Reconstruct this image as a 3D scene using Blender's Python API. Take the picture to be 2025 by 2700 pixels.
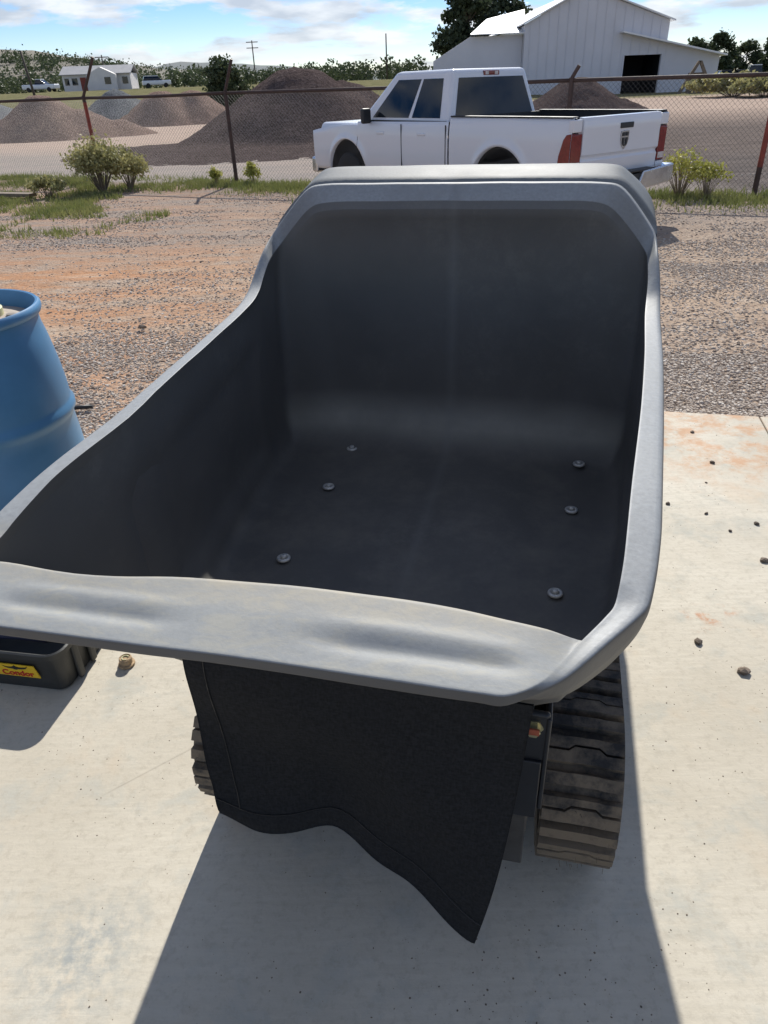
import bpy, bmesh, math, random
from math import sin, cos, pi, radians, sqrt, atan2, atan, hypot
from mathutils import Vector, Matrix, noise as mnoise

for o in list(bpy.data.objects):
    bpy.data.objects.remove(o)
S = bpy.context.scene
C = S.collection
rnd = random.Random(7)

# ------------------------------------------------------------------ camera
CAM_H, FPX, IW, IH = 1.65, 1873.0, 2025.0, 2700.0
PITCH = atan((IH / 2 - 222) / FPX)
ROLL = radians(2.2)
fw = Vector((0, cos(PITCH), -sin(PITCH)))
_r = Vector((1, 0, 0)); _u = Vector((0, sin(PITCH), cos(PITCH)))
rt = _r * cos(ROLL) - _u * sin(ROLL)
up = _u * cos(ROLL) + _r * sin(ROLL)
cam_d = bpy.data.cameras.new('camera')
cam = bpy.data.objects.new('camera', cam_d)
C.objects.link(cam)
cam.matrix_world = Matrix(((rt.x, up.x, -fw.x, 0), (rt.y, up.y, -fw.y, 0), (rt.z, up.z, -fw.z, CAM_H), (0, 0, 0, 1)))
cam_d.sensor_fit = 'VERTICAL'; cam_d.sensor_height = 24; cam_d.lens = FPX / IH * 24
cam_d.clip_start = 0.05; cam_d.clip_end = 8000
S.camera = cam

# ------------------------------------------------------------------ sun and sky
SUN_AZ, SUN_EL = radians(8.8), radians(36.8)      # azimuth to the right of straight ahead (+Y)
sd = bpy.data.lights.new('sun', 'SUN')
sd.energy = 4.35; sd.angle = radians(0.53); sd.color = (1.0, 0.96, 0.885)
sun = bpy.data.objects.new('sun', sd); C.objects.link(sun)
to_sun = Vector((sin(SUN_AZ) * cos(SUN_EL), cos(SUN_AZ) * cos(SUN_EL), sin(SUN_EL)))
sun.rotation_euler = to_sun.to_track_quat('Z', 'Y').to_euler()
sun.location = (0, 0, 30)

W = bpy.data.worlds.new('World'); S.world = W; W.use_nodes = True
nt = W.node_tree; nt.nodes.clear()
N = nt.nodes.new; L = nt.links.new
wo = N('ShaderNodeOutputWorld'); bg = N('ShaderNodeBackground')
sky = N('ShaderNodeTexSky'); sky.sky_type = 'NISHITA'; sky.sun_disc = False
sky.sun_elevation = SUN_EL; sky.sun_rotation = SUN_AZ
sky.altitude = 1900; sky.air_density = 1.0; sky.dust_density = 0.25; sky.ozone_density = 1.5
tc = N('ShaderNodeTexCoord'); sep = N('ShaderNodeSeparateXYZ'); L(tc.outputs['Generated'], sep.inputs[0])
def wmath(op, a, b=None):
    n = N('ShaderNodeMath'); n.operation = op
    for i, v in enumerate((a, b)):
        if v is None: continue
        if isinstance(v, (int, float)): n.inputs[i].default_value = v
        else: L(v, n.inputs[i])
    return n.outputs[0]
cmap = N('ShaderNodeMapping'); cmap.inputs['Location'].default_value = (1.35, 0.4, 0.2); cmap.inputs['Scale'].default_value = (6.0, 6.0, 27)
L(tc.outputs['Generated'], cmap.inputs[0])
cn = N('ShaderNodeTexNoise'); cn.inputs['Scale'].default_value = 1.0; cn.inputs['Detail'].default_value = 9; cn.inputs['Roughness'].default_value = 0.58; cn.inputs['Distortion'].default_value = 0.15
L(cmap.outputs[0], cn.inputs['Vector'])
cr = N('ShaderNodeValToRGB'); cr.color_ramp.elements[0].position = 0.475; cr.color_ramp.elements[1].position = 0.56
L(cn.outputs['Fac'], cr.inputs[0])
cfac = wmath('MULTIPLY', cr.outputs[0], 0.85)
cn2 = N('ShaderNodeTexNoise'); cn2.inputs['Scale'].default_value = 2.3; cn2.inputs['Detail'].default_value = 5
L(cmap.outputs[0], cn2.inputs['Vector'])
ccol = N('ShaderNodeMix'); ccol.data_type = 'RGBA'
ccol.inputs[6].default_value = (4.4, 4.7, 5.2, 1); ccol.inputs[7].default_value = (7.4, 7.5, 7.6, 1)
cr2 = N('ShaderNodeValToRGB'); cr2.color_ramp.elements[0].position = 0.35; cr2.color_ramp.elements[1].position = 0.62
L(cn2.outputs['Fac'], cr2.inputs[0]); L(cr2.outputs[0], ccol.inputs[0])
mx = N('ShaderNodeMix'); mx.data_type = 'RGBA'
hs_ = N('ShaderNodeHueSaturation'); hs_.inputs['Saturation'].default_value = 1.5; L(sky.outputs[0], hs_.inputs['Color'])
tint = N('ShaderNodeMix'); tint.data_type = 'RGBA'; tint.blend_type = 'MULTIPLY'; tint.inputs[0].default_value = 1.0; tint.inputs[7].default_value = (0.74, 0.71, 0.84, 1)
L(hs_.outputs[0], tint.inputs[6])
L(cfac, mx.inputs[0]); L(tint.outputs[2], mx.inputs[6]); L(ccol.outputs[2], mx.inputs[7])
L(mx.outputs[2], bg.inputs['Color']); bg.inputs['Strength'].default_value = 0.092
L(bg.outputs[0], wo.inputs[0])

S.view_settings.view_transform = 'Standard'; S.view_settings.look = 'None'
S.view_settings.exposure = 0.58; S.view_settings.gamma = 1.0
S.render.engine = 'CYCLES'
S.cycles.max_bounces = 8; S.cycles.transparent_max_bounces = 8

# ------------------------------------------------------------------ helpers
def at(px, py, Y):
    """point seen at photo pixel px,py at distance Y ahead"""
    d = fw + rt * ((px - IW / 2) / FPX) - up * ((py - IH / 2) / FPX)
    return Vector((0, 0, CAM_H)) + d * (Y / d.y)
def gp(px, py, z=0.0):
    d = fw + rt * ((px - IW / 2) / FPX) - up * ((py - IH / 2) / FPX)
    return Vector((0, 0, CAM_H)) + d * ((z - CAM_H) / d.z)
def smooth(a, b, x):
    t = max(0.0, min(1.0, (x - a) / (b - a))); return t * t * (3 - 2 * t)
def lerp(a, b, t): return a + (b - a) * t

class MB:
    def __init__(s): s.v = []; s.f = []; s.m = []; s.mi = 0
    def add(s, vs, fs):
        o = len(s.v); s.v += [tuple(x) for x in vs]
        for f in fs: s.f.append(tuple(i + o for i in f)); s.m.append(s.mi)
    def box(s, c, d, rz=0.0, taper=1.0, M=None):
        x, y, z = d[0] / 2, d[1] / 2, d[2] / 2
        vs = []
        for k in (-1, 1):
            t = taper if k > 0 else 1
            for a, b in ((-1, -1), (1, -1), (1, 1), (-1, 1)):
                p = Vector((a * x * t, b * y * t, k * z))
                if rz: p = Matrix.Rotation(rz, 3, 'Z') @ p
                p = p + Vector(c)
                if M: p = M @ p
                vs.append(p)
        s.add(vs, [(3, 2, 1, 0), (4, 5, 6, 7), (0, 1, 5, 4), (1, 2, 6, 5), (2, 3, 7, 6), (3, 0, 4, 7)])
    def tube(s, pts, r, n=8, cap=True, r2=None):
        pts = [Vector(p) for p in pts]; rings = []
        for i, p in enumerate(pts):
            a = pts[max(0, i - 1)]; b = pts[min(len(pts) - 1, i + 1)]
            t = (b - a).normalized(); q = t.to_track_quat('Z', 'Y')
            rr = r if r2 is None else lerp(r, r2, i / max(1, len(pts) - 1))
            rings.append([p + q @ Vector((rr * cos(2 * pi * k / n), rr * sin(2 * pi * k / n), 0)) for k in range(n)])
        o = len(s.v)
        for rg in rings: s.v += [tuple(x) for x in rg]
        for i in range(len(rings) - 1):
            for k in range(n):
                s.f.append((o + i * n + k, o + i * n + (k + 1) % n, o + (i + 1) * n + (k + 1) % n, o + (i + 1) * n + k)); s.m.append(s.mi)
        if cap:
            s.f.append(tuple(o + k for k in reversed(range(n)))); s.m.append(s.mi)
            s.f.append(tuple(o + (len(rings) - 1) * n + k for k in range(n))); s.m.append(s.mi)
    def lathe(s, prof, n=40, M=None):
        o = len(s.v)
        for r, z in prof:
            for k in range(n):
                p = Vector((r * cos(2 * pi * k / n), r * sin(2 * pi * k / n), z))
                s.v.append(tuple(M @ p if M else p))
        for i in range(len(prof) - 1):
            for k in range(n):
                s.f.append((o + i * n + k, o + i * n + (k + 1) % n, o + (i + 1) * n + (k + 1) % n, o + (i + 1) * n + k)); s.m.append(s.mi)
        if prof[0][0] > 1e-5: s.f.append(tuple(o + k for k in reversed(range(n)))); s.m.append(s.mi)
        if prof[-1][0] > 1e-5: s.f.append(tuple(o + (len(prof) - 1) * n + k for k in range(n))); s.m.append(s.mi)
    def prism(s, poly, h0, h1, M=None):
        n = len(poly)
        vs = [Vector((x, y, h0)) for x, y in poly] + [Vector((x, y, h1)) for x, y in poly]
        if M: vs = [M @ p for p in vs]
        s.add(vs, [tuple(reversed(range(n))), tuple(range(n, 2 * n))] + [(i, (i + 1) % n, n + (i + 1) % n, n + i) for i in range(n)])
    def mesh(s, name, mats, smooth_=False):
        me = bpy.data.meshes.new(name); me.from_pydata(s.v, [], s.f)
        for m in (mats if isinstance(mats, (list, tuple)) else [mats]): me.materials.append(m)
        if any(s.m): me.polygons.foreach_set('material_index', s.m)
        if smooth_: me.polygons.foreach_set('use_smooth', [True] * len(s.f))
        me.update(); return me
    def build(s, name, mats, parent=None, smooth_=False, bevel=0.0, seg=2, ang=None, fix=False):
        me = s.mesh(name, mats, smooth_)
        if fix:
            b = bmesh.new(); b.from_mesh(me); bmesh.ops.recalc_face_normals(b, faces=b.faces); b.to_mesh(me); b.free()
        o = bpy.data.objects.new(name, me); C.objects.link(o)
        if parent: o.parent = parent
        if bevel:
            md = o.modifiers.new('bevel', 'BEVEL'); md.width = bevel; md.segments = seg; md.limit_method = 'ANGLE'; md.angle_limit = radians(35)
            me.polygons.foreach_set('use_smooth', [True] * len(me.polygons))
            wn = o.modifiers.new('wn', 'WEIGHTED_NORMAL')
        if ang is not None:
            me.polygons.foreach_set('use_smooth', [True] * len(me.polygons)); me.set_sharp_from_angle(angle=radians(ang))
        return o

def tag(o, label=None, cat=None, group=None, kind=None):
    if label: o['label'] = label
    if cat: o['category'] = cat
    if group: o['group'] = group
    if kind: o['kind'] = kind
    return o
def thing(name, label, cat, loc=(0, 0, 0), rz=0.0, group=None):
    o = bpy.data.objects.new(name, None); C.objects.link(o); o.location = loc; o.rotation_euler = (0, 0, rz)
    o.empty_display_size = 0.2
    return tag(o, label, cat, group)
def linkmesh(name, me, parent=None, M=None):
    o = bpy.data.objects.new(name, me); C.objects.link(o)
    if parent: o.parent = parent
    if M is not None: o.matrix_local = M
    return o

# ------------------------------------------------------------------ materials
class NM:
    def __init__(s, name):
        s.m = bpy.data.materials.new(name); s.m.use_nodes = True
        s.t = s.m.node_tree; s.b = s.t.nodes['Principled BSDF']; s.tc = None
    def n(s, ty, **kw):
        x = s.t.nodes.new(ty)
        for k, v in kw.items(): setattr(x, k, v)
        return x
    def l(s, a, b): s.t.links.new(a, b)
    def co(s, kind='Object', scale=(1, 1, 1), rot=(0, 0, 0)):
        if not s.tc: s.tc = s.n('ShaderNodeTexCoord')
        mp = s.n('ShaderNodeMapping'); mp.inputs['Scale'].default_value = scale; mp.inputs['Rotation'].default_value = rot
        if kind == 'World':
            g = s.n('ShaderNodeNewGeometry'); s.l(g.outputs['Position'], mp.inputs[0])
        else: s.l(s.tc.outputs[kind], mp.inputs[0])
        return mp.outputs[0]
    def noise(s, scale, detail=4, rough=0.55, vec=None, dist=0.0):
        x = s.n('ShaderNodeTexNoise'); x.inputs['Scale'].default_value = scale; x.inputs['Detail'].default_value = detail
        x.inputs['Roughness'].default_value = rough; x.inputs['Distortion'].default_value = dist
        s.l(vec if vec is not None else s.co(), x.inputs['Vector']); return x.outputs['Fac']
    def voro(s, scale, vec=None, out='Color', feature='F1'):
        x = s.n('ShaderNodeTexVoronoi'); x.inputs['Scale'].default_value = scale; x.feature = feature
        s.l(vec if vec is not None else s.co(), x.inputs['Vector']); return x.outputs[out]
    def ramp(s, fac, stops):
        r = s.n('ShaderNodeValToRGB'); e = r.color_ramp.elements
        while len(e) < len(stops): e.new(0.5)
        for i, (p, c) in enumerate(stops):
            e[i].position = p; e[i].color = (c, c, c, 1) if isinstance(c, (int, float)) else (*c, 1)
        s.l(fac, r.inputs[0]); return r.outputs[0]
    def mix(s, fac, a, b, mode='MIX'):
        x = s.n('ShaderNodeMix', data_type='RGBA', blend_type=mode)
        for i, v in ((0, fac), (6, a), (7, b)):
            if isinstance(v, (int, float)): x.inputs[i].default_value = v if i == 0 else (v, v, v, 1)
            elif isinstance(v, tuple): x.inputs[i].default_value = (*v, 1)
            else: s.l(v, x.inputs[i])
        return x.outputs[2]
    def math(s, op, a, b=None):
        x = s.n('ShaderNodeMath', operation=op)
        for i, v in enumerate((a, b)):
            if v is None: continue
            if isinstance(v, (int, float)): x.inputs[i].default_value = v
            else: s.l(v, x.inputs[i])
        return x.outputs[0]
    def base(s, v):
        if isinstance(v, tuple): s.b.inputs['Base Color'].default_value = (*v, 1)
        else: s.l(v, s.b.inputs['Base Color'])
    def rough(s, v):
        if isinstance(v, (int, float)): s.b.inputs['Roughness'].default_value = v
        else: s.l(v, s.b.inputs['Roughness'])
    def bump(s, h, strength=0.3, dist=0.01):
        x = s.n('ShaderNodeBump'); x.inputs['Strength'].default_value = strength; x.inputs['Distance'].default_value = dist
        s.l(h, x.inputs['Height']); s.l(x.outputs[0], s.b.inputs['Normal'])
    def set(s, **kw):
        for k, v in kw.items(): s.b.inputs[k.replace('_', ' ')].default_value = v
        return s

def simple(name, col, rough=0.5, var=0.15, scale=8.0, metal=0.0, bump=0.0, spec=0.5, coords='Object'):
    m = NM(name)
    f = m.noise(scale, 5, 0.6, m.co(coords))
    m.base(m.mix(m.ramp(f, [(0.3, 0.0), (0.7, 1.0)]), tuple(c * (1 - var) for c in col), tuple(min(1, c * (1 + var)) for c in col)))
    m.rough(m.ramp(f, [(0.3, max(0.02, rough - 0.07)), (0.7, min(1, rough + 0.07))]))
    m.set(Metallic=metal, Specular_IOR_Level=spec)
    if bump: m.bump(m.noise(scale * 6, 4, 0.6, m.co(coords)), bump, 0.01)
    return m.m

def leafmat(name, c1, c2, c3=None, scale=0.8):
    m = NM(name)
    f = m.noise(scale, 3, 0.6, m.co('World'))
    isl = m.n('ShaderNodeNewGeometry').outputs['Random Per Island']
    a = m.mix(m.ramp(f, [(0.35, 0.0), (0.65, 1.0)]), c1, c2)
    m.base(m.mix(m.math('MULTIPLY', isl, 0.6), a, c3 or tuple(min(1, x * 1.5) for x in c2)))
    m.rough(0.6); m.set(Specular_IOR_Level=0.25)
    tr = m.n('ShaderNodeBsdfTranslucent'); m.l(a, tr.inputs[0])
    ms = m.n('ShaderNodeMixShader'); ms.inputs[0].default_value = 0.3
    m.l(m.b.outputs[0], ms.inputs[1]); m.l(tr.outputs[0], ms.inputs[2])
    m.l(ms.outputs[0], m.t.nodes['Material Output'].inputs[0])
    return m.m

# concrete
m = NM('concrete')
wv = m.co('World')
big = m.noise(1.1, 5, 0.6, wv); mid = m.noise(5.0, 6, 0.65, wv, 0.4); fine = m.noise(70.0, 3, 0.6, wv)
trowel = m.noise(9.0, 4, 0.55, m.co('World', (1, 7, 1), (0, 0, radians(14))))
c = m.mix(m.ramp(big, [(0.35, 0.0), (0.65, 1.0)]), (0.468, 0.423, 0.34), (0.58, 0.538, 0.448))
c = m.mix(m.ramp(mid, [(0.52, 0.0), (0.68, 0.75)]), c, (0.385, 0.39, 0.35))
c = m.mix(m.ramp(m.noise(38.0, 5, 0.75, wv), [(0.36, 0.45), (0.5, 0.0)]), c, (0.36, 0.32, 0.255))
c = m.mix(m.ramp(trowel, [(0.35, 0.35), (0.65, 0.0)]), c, (0.43, 0.39, 0.31))
stain = m.noise(2.1, 4, 0.7, m.co('World', (1, 1, 1), (0, 0, 0.6)))
c = m.mix(m.ramp(stain, [(0.57, 0.0), (0.74, 0.45)]), c, (0.50, 0.37, 0.24))
spot = m.voro(33.0, wv, 'Distance')
c = m.mix(m.math('MULTIPLY', m.ramp(spot, [(0.03, 1.0), (0.075, 0.0)]), m.ramp(m.noise(3.0, 2, 0.5, wv), [(0.52, 0.0), (0.6, 0.8)])), c, (0.20, 0.16, 0.12))
def blob(cx_, cy_, r0, r1):
    vm = m.n('ShaderNodeVectorMath', operation='DISTANCE'); m.l(wv, vm.inputs[0]); vm.inputs[1].default_value = (cx_, cy_, 0)
    return m.ramp(m.math('ADD', vm.outputs['Value'], m.math('MULTIPLY', m.noise(6.0, 5, 0.7, wv), 0.22)), [(r0, 1.0), (r1, 0.0)])
crk = m.voro(0.9, m.co('World', (1, 1, 1), (0, 0, 0.3)), 'Distance', 'DISTANCE_TO_EDGE')
c = m.mix(m.math('MULTIPLY', m.ramp(crk, [(0.0, 0.55), (0.004, 0.0)]), m.ramp(m.noise(2.0, 3, 0.6, wv), [(0.5, 0.0), (0.62, 1.0)])), c, (0.25, 0.22, 0.18))
wet = m.math('MULTIPLY', blob(-0.72, 0.86, 0.14, 0.30), m.ramp(m.noise(26.0, 5, 0.7, wv), [(0.40, 0.0), (0.62, 0.9)]))
c = m.mix(wet, c, (0.30, 0.315, 0.30))
red1 = m.math('MULTIPLY', blob(1.13, 1.94, 0.13, 0.21), m.ramp(m.noise(14.0, 5, 0.7, wv), [(0.5, 0.0), (0.62, 0.75)]))
c = m.mix(red1, c, (0.46, 0.20, 0.09))
red2 = m.math('MULTIPLY', blob(1.75, 3.42, 0.45, 0.8), m.ramp(m.noise(7.0, 5, 0.7, wv), [(0.44, 0.0), (0.62, 0.75)]))
c = m.mix(red2, c, (0.47, 0.25, 0.12))
m.base(c); m.rough(m.ramp(mid, [(0.3, 0.62), (0.7, 0.82)])); m.set(Specular_IOR_Level=0.18)
m.bump(m.math('ADD', m.math('MULTIPLY', fine, 0.5), m.math('ADD', mid, m.math('MULTIPLY', trowel, 0.5))), 0.16, 0.008)
M_conc = m.m

# yard ground
m = NM('yard_dirt')
wv = m.co('World')
sxyz = m.n('ShaderNodeSeparateXYZ'); m.l(wv, sxyz.inputs[0]); gx, gy = sxyz.outputs[0], sxyz.outputs[1]
wstretch = m.co('World', (0.45, 1.5, 1), (0, 0, radians(10)))
n1 = m.noise(0.75, 6, 0.62, wstretch, 0.5); n2 = m.noise(1.7, 6, 0.65, wstretch, 0.3); n3 = m.noise(5.0, 5, 0.7, wv)
n4 = m.noise(22.0, 4, 0.7, wv)
stc = m.voro(26.0, wv, 'Color'); std = m.voro(26.0, wv, 'Distance')
stg = m.n('ShaderNodeSeparateXYZ'); m.l(stc, stg.inputs[0])
stone = m.ramp(stg.outputs[0], [(0.0, (0.13, 0.10, 0.085)), (0.5, (0.25, 0.205, 0.175)), (1.0, (0.42, 0.37, 0.32))])
dirt = m.mix(m.ramp(n3, [(0.35, 0.0), (0.65, 1.0)]), (0.37, 0.275, 0.20), (0.48, 0.37, 0.275))
orange = m.mix(m.ramp(n4, [(0.35, 0.0), (0.65, 1.0)]), (0.36, 0.165, 0.08), (0.47, 0.24, 0.12))
tan = (0.53, 0.43, 0.33)
# orange earth on the left, pale in between, stone near the slab
lx = m.math('ADD', gx, m.math('MULTIPLY', n1, 5.0))
om = m.math('MULTIPLY', m.ramp(m.math('MULTIPLY', m.math('ADD', lx, 6.0), 0.1), [(0.60, 1.0), (0.90, 0.05)]), m.ramp(n2, [(0.38, 0.0), (0.58, 0.95)]))
c = m.mix(om, dirt, orange)
c = m.mix(m.ramp(n2, [(0.55, 0.0), (0.68, 0.75)]), c, tan)
sm = m.math('MULTIPLY', m.ramp(n1, [(0.44, 0.9), (0.60, 0.25)]), m.math('SUBTRACT', 1.0, m.math('MULTIPLY', om, 0.75)))
c = m.mix(m.math('MULTIPLY', sm, m.ramp(std, [(0.25, 1.0), (0.55, 0.35)])), c, stone)
# pebbles speckle
c = m.mix(m.math('MULTIPLY', m.ramp(n4, [(0.55, 0.0), (0.7, 0.7)]), 0.7), c, (0.15, 0.11, 0.09))
farn = m.math('MULTIPLY', m.ramp(m.math('MULTIPLY', gy, 0.05), [(0.40, 0.0), (0.50, 1.0)]), m.ramp(n2, [(0.36, 0.95), (0.62, 0.45)]))
c = m.mix(farn, c, m.mix(m.ramp(n4, [(0.35, 0.0), (0.65, 1.0)]), (0.20, 0.165, 0.145), (0.34, 0.29, 0.25)))
# beyond the fence: pinkish crushed stone yard, then dry grass far off
fy = m.math('ADD', m.math('ADD', gy, m.math('MULTIPLY', gx, 0.5)), m.math('MULTIPLY', n1, 1.2))
yard2 = m.mix(m.ramp(n1, [(0.38, 0.0), (0.62, 1.0)]), (0.31, 0.255, 0.22), (0.43, 0.335, 0.275))
band = m.ramp(m.math('MULTIPLY', fy, 0.02), [(0.30, (0.27, 0.26, 0.25)), (0.42, (0.30, 0.275, 0.25)), (0.50, (0.44, 0.34, 0.275))])
yard2 = m.mix(0.6, yard2, band)
darkr = m.math('MULTIPLY', m.ramp(m.math('MULTIPLY', gx, 0.05), [(0.22, 0.0), (0.32, 0.85)]), m.ramp(m.math('MULTIPLY', gy, 0.02), [(0.55, 1.0), (0.85, 0.0)]))
yard2 = m.mix(darkr, yard2, m.mix(m.ramp(n2, [(0.4, 0.0), (0.6, 1.0)]), (0.075, 0.066, 0.064), (0.125, 0.108, 0.102)))
yard2 = m.mix(m.math('MULTIPLY', m.ramp(n4, [(0.5, 0.0), (0.7, 0.7)]), 0.6), yard2, (0.17, 0.14, 0.12))
c = m.mix(m.ramp(m.math('MULTIPLY', fy, 0.05), [(0.735, 0.0), (0.76, 1.0)]), c, yard2)
grassy = m.mix(m.ramp(n2, [(0.4, 0.0), (0.6, 1.0)]), (0.11, 0.115, 0.055), (0.22, 0.195, 0.115))
c = m.mix(m.ramp(m.math('MULTIPLY', m.math('ADD', gy, m.math('MULTIPLY', n1, 20.0)), 0.01), [(0.74, 0.0), (0.80, 1.0)]), c, grassy)
m.base(c); m.rough(0.95); m.set(Specular_IOR_Level=0.0)
m.bump(m.math('ADD', m.math('MULTIPLY', m.ramp(std, [(0.0, 1.0), (0.5, 0.0)]), m.math('MULTIPLY', sm, 0.8)), m.math('ADD', m.math('MULTIPLY', n4, 0.8), n3)), 0.7, 0.03)
M_yard = m.m

def pilemat(name, a, b):
    m = NM(name); w = m.co('World')
    f = m.noise(1.2, 5, 0.6, w); g = m.noise(11.0, 5, 0.75, w)
    c = m.mix(m.ramp(f, [(0.35, 0.0), (0.65, 1.0)]), a, b)
    c = m.mix(m.ramp(g, [(0.42, 0.75), (0.6, 0.0)]), c, tuple(x * 0.45 for x in a))
    c = m.mix(m.ramp(g, [(0.6, 0.0), (0.72, 0.6)]), c, tuple(min(1, x * 1.5) for x in b))
    m.base(c); m.rough(0.95); m.set(Specular_IOR_Level=0.0); m.bump(g, 0.9, 0.12); return m.m
M_pile_tan = pilemat('tan_gravel', (0.285, 0.20, 0.165), (0.37, 0.27, 0.22))
M_pile_grey = pilemat('grey_gravel', (0.19, 0.20, 0.21), (0.27, 0.28, 0.285))
M_pile_dark = pilemat('dark_gravel', (0.115, 0.088, 0.083), (0.16, 0.125, 0.118))

# grey tub plastic with dust, scratches, and rim glare and fillet light painted in
m = NM('grey_plastic')
ob = m.co('Object')
f = m.noise(3.0, 5, 0.6, ob); g = m.noise(120.0, 3, 0.6, ob)
scr = m.noise(16.0, 7, 0.72, m.co('Object', (1, 2.6, 1), (0, 0, radians(7))), 0.9)
nz = m.n('ShaderNodeNewGeometry'); nzs = m.n('ShaderNodeSeparateXYZ'); m.l(nz.outputs['Normal'], nzs.inputs[0])
so = m.n('ShaderNodeSeparateXYZ'); m.l(ob, so.inputs[0])
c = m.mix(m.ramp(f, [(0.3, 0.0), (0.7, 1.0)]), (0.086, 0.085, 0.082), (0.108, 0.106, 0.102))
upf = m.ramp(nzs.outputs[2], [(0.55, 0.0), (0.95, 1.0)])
rim_glare_dust = m.math('MULTIPLY', m.math('MULTIPLY', m.ramp(m.math('MULTIPLY', so.outputs[2], 0.5), [(0.525, 0.0), (0.545, 1.0)]), m.ramp(nzs.outputs[2], [(0.35, 0.0), (0.75, 1.0)])), m.ramp(g, [(0.3, 0.72), (0.7, 1.0)]))  # upward rim faces whitened: some dust, plus sun glare painted into the colour
c = m.mix(rim_glare_dust, c, m.mix(m.ramp(m.math('MULTIPLY', so.outputs[1], 0.4), [(0.845, 0.0), (0.852, 1.0)]), (0.30, 0.313, 0.318), (0.19, 0.20, 0.203)))
# dried mud film on the pouring lip and a little on the floor
lip = m.math('MULTIPLY', m.math('MULTIPLY', m.ramp(so.outputs[1], [(0.0, 1.0), (0.66, 1.0), (0.72, 0.0)]), m.ramp(so.outputs[2], [(0.9, 0.0), (1.0, 1.0)])), m.ramp(so.outputs[0], [(0.0, 1.0), (0.31, 1.0), (0.36, 0.0)]))
lipd = m.math('MULTIPLY', m.math('MULTIPLY', lip, upf), m.ramp(scr, [(0.47, 0.0), (0.62, 0.7)]))
c = m.mix(m.math('MULTIPLY', m.math('MULTIPLY', lip, upf), 0.6), c, (0.235, 0.245, 0.24))
c = m.mix(lipd, c, (0.315, 0.305, 0.262))
edge = m.math('MULTIPLY', m.math('MULTIPLY', lip, upf), m.math('MULTIPLY', m.ramp(so.outputs[1], [(0.585, 0.0), (0.64, 1.0)]), m.ramp(scr, [(0.3, 0.2), (0.62, 0.9)])))
c = m.mix(edge, c, (0.36, 0.325, 0.255))
hair = m.noise(7.0, 7, 0.85, m.co('Object', (1.0, 9, 1), (0, 0, radians(-24))), 2.2)
c = m.mix(m.math('MULTIPLY', m.math('MULTIPLY', lip, upf), m.ramp(hair, [(0.66, 0.0), (0.70, 0.9)])), c, (0.52, 0.49, 0.42))
flo = m.math('MULTIPLY', m.ramp(so.outputs[2], [(0.65, 1.0), (0.74, 0.0)]), m.ramp(m.noise(5.0, 5, 0.7, ob), [(0.45, 0.0), (0.7, 0.35)]))
c = m.mix(flo, c, (0.23, 0.215, 0.18))
fillet_light = m.math('MULTIPLY', m.math('MULTIPLY', m.ramp(m.math('MULTIPLY', so.outputs[1], 0.4), [(0.78, 0.0), (0.80, 1.0)]), m.ramp(so.outputs[2], [(0.675, 0.0), (0.725, 1.0), (0.75, 1.0), (0.83, 0.0)])), m.ramp(m.noise(4.0, 4, 0.6, ob), [(0.3, 0.35), (0.7, 0.8)]))  # pale band painted along the back fillet for the sky light it catches
c = m.mix(fillet_light, c, (0.30, 0.30, 0.265))
seam = m.math('MULTIPLY', m.ramp(m.math('ABSOLUTE', so.outputs[0]), [(0.0, 1.0), (0.022, 0.0)]), m.math('MULTIPLY', m.ramp(so.outputs[1], [(0.60, 0.0), (0.9, 1.0)]), m.ramp(m.noise(3.0, 4, 0.6, ob), [(0.3, 0.1), (0.7, 0.5)])))
c = m.mix(seam, c, (0.17, 0.17, 0.165))
wear = m.math('MULTIPLY', m.ramp(m.noise(2.2, 6, 0.7, ob, 0.6), [(0.5, 0.0), (0.72, 0.5)]), m.ramp(m.noise(30.0, 5, 0.8, ob), [(0.45, 0.2), (0.6, 1.0)]))
c = m.mix(wear, c, (0.165, 0.16, 0.148))
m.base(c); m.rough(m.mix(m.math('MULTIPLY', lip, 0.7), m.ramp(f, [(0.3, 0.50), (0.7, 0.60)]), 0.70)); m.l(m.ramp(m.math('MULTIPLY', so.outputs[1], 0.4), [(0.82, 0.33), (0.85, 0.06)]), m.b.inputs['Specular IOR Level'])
m.bump(m.math('ADD', m.math('MULTIPLY', g, 0.7), m.math('MULTIPLY', scr, 0.12)), 0.12, 0.004)
M_tub = m.m

# black woven fabric
m = NM('black_fabric')
ob = m.co('Object')
g1 = m.noise(260.0, 2, 0.5, m.co('Object', (1, 1, .35))); g2 = m.noise(260.0, 2, 0.5, m.co('Object', (.35, 1, 1)))
wv_ = m.math('MULTIPLY', m.math('ADD', g1, g2), 0.5); dus = m.noise(5.0, 6, 0.7, ob)
cc = m.mix(m.ramp(wv_, [(0.38, 0.0), (0.62, 1.0)]), (0.008, 0.009, 0.010), (0.017, 0.018, 0.020))
cc = m.mix(m.ramp(dus, [(0.58, 0.0), (0.85, 0.08)]), cc, (0.08, 0.07, 0.055))
m.base(cc); m.rough(0.8); m.set(Specular_IOR_Level=0.2)
m.bump(wv_, 0.5, 0.003); M_fabric = m.m

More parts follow.
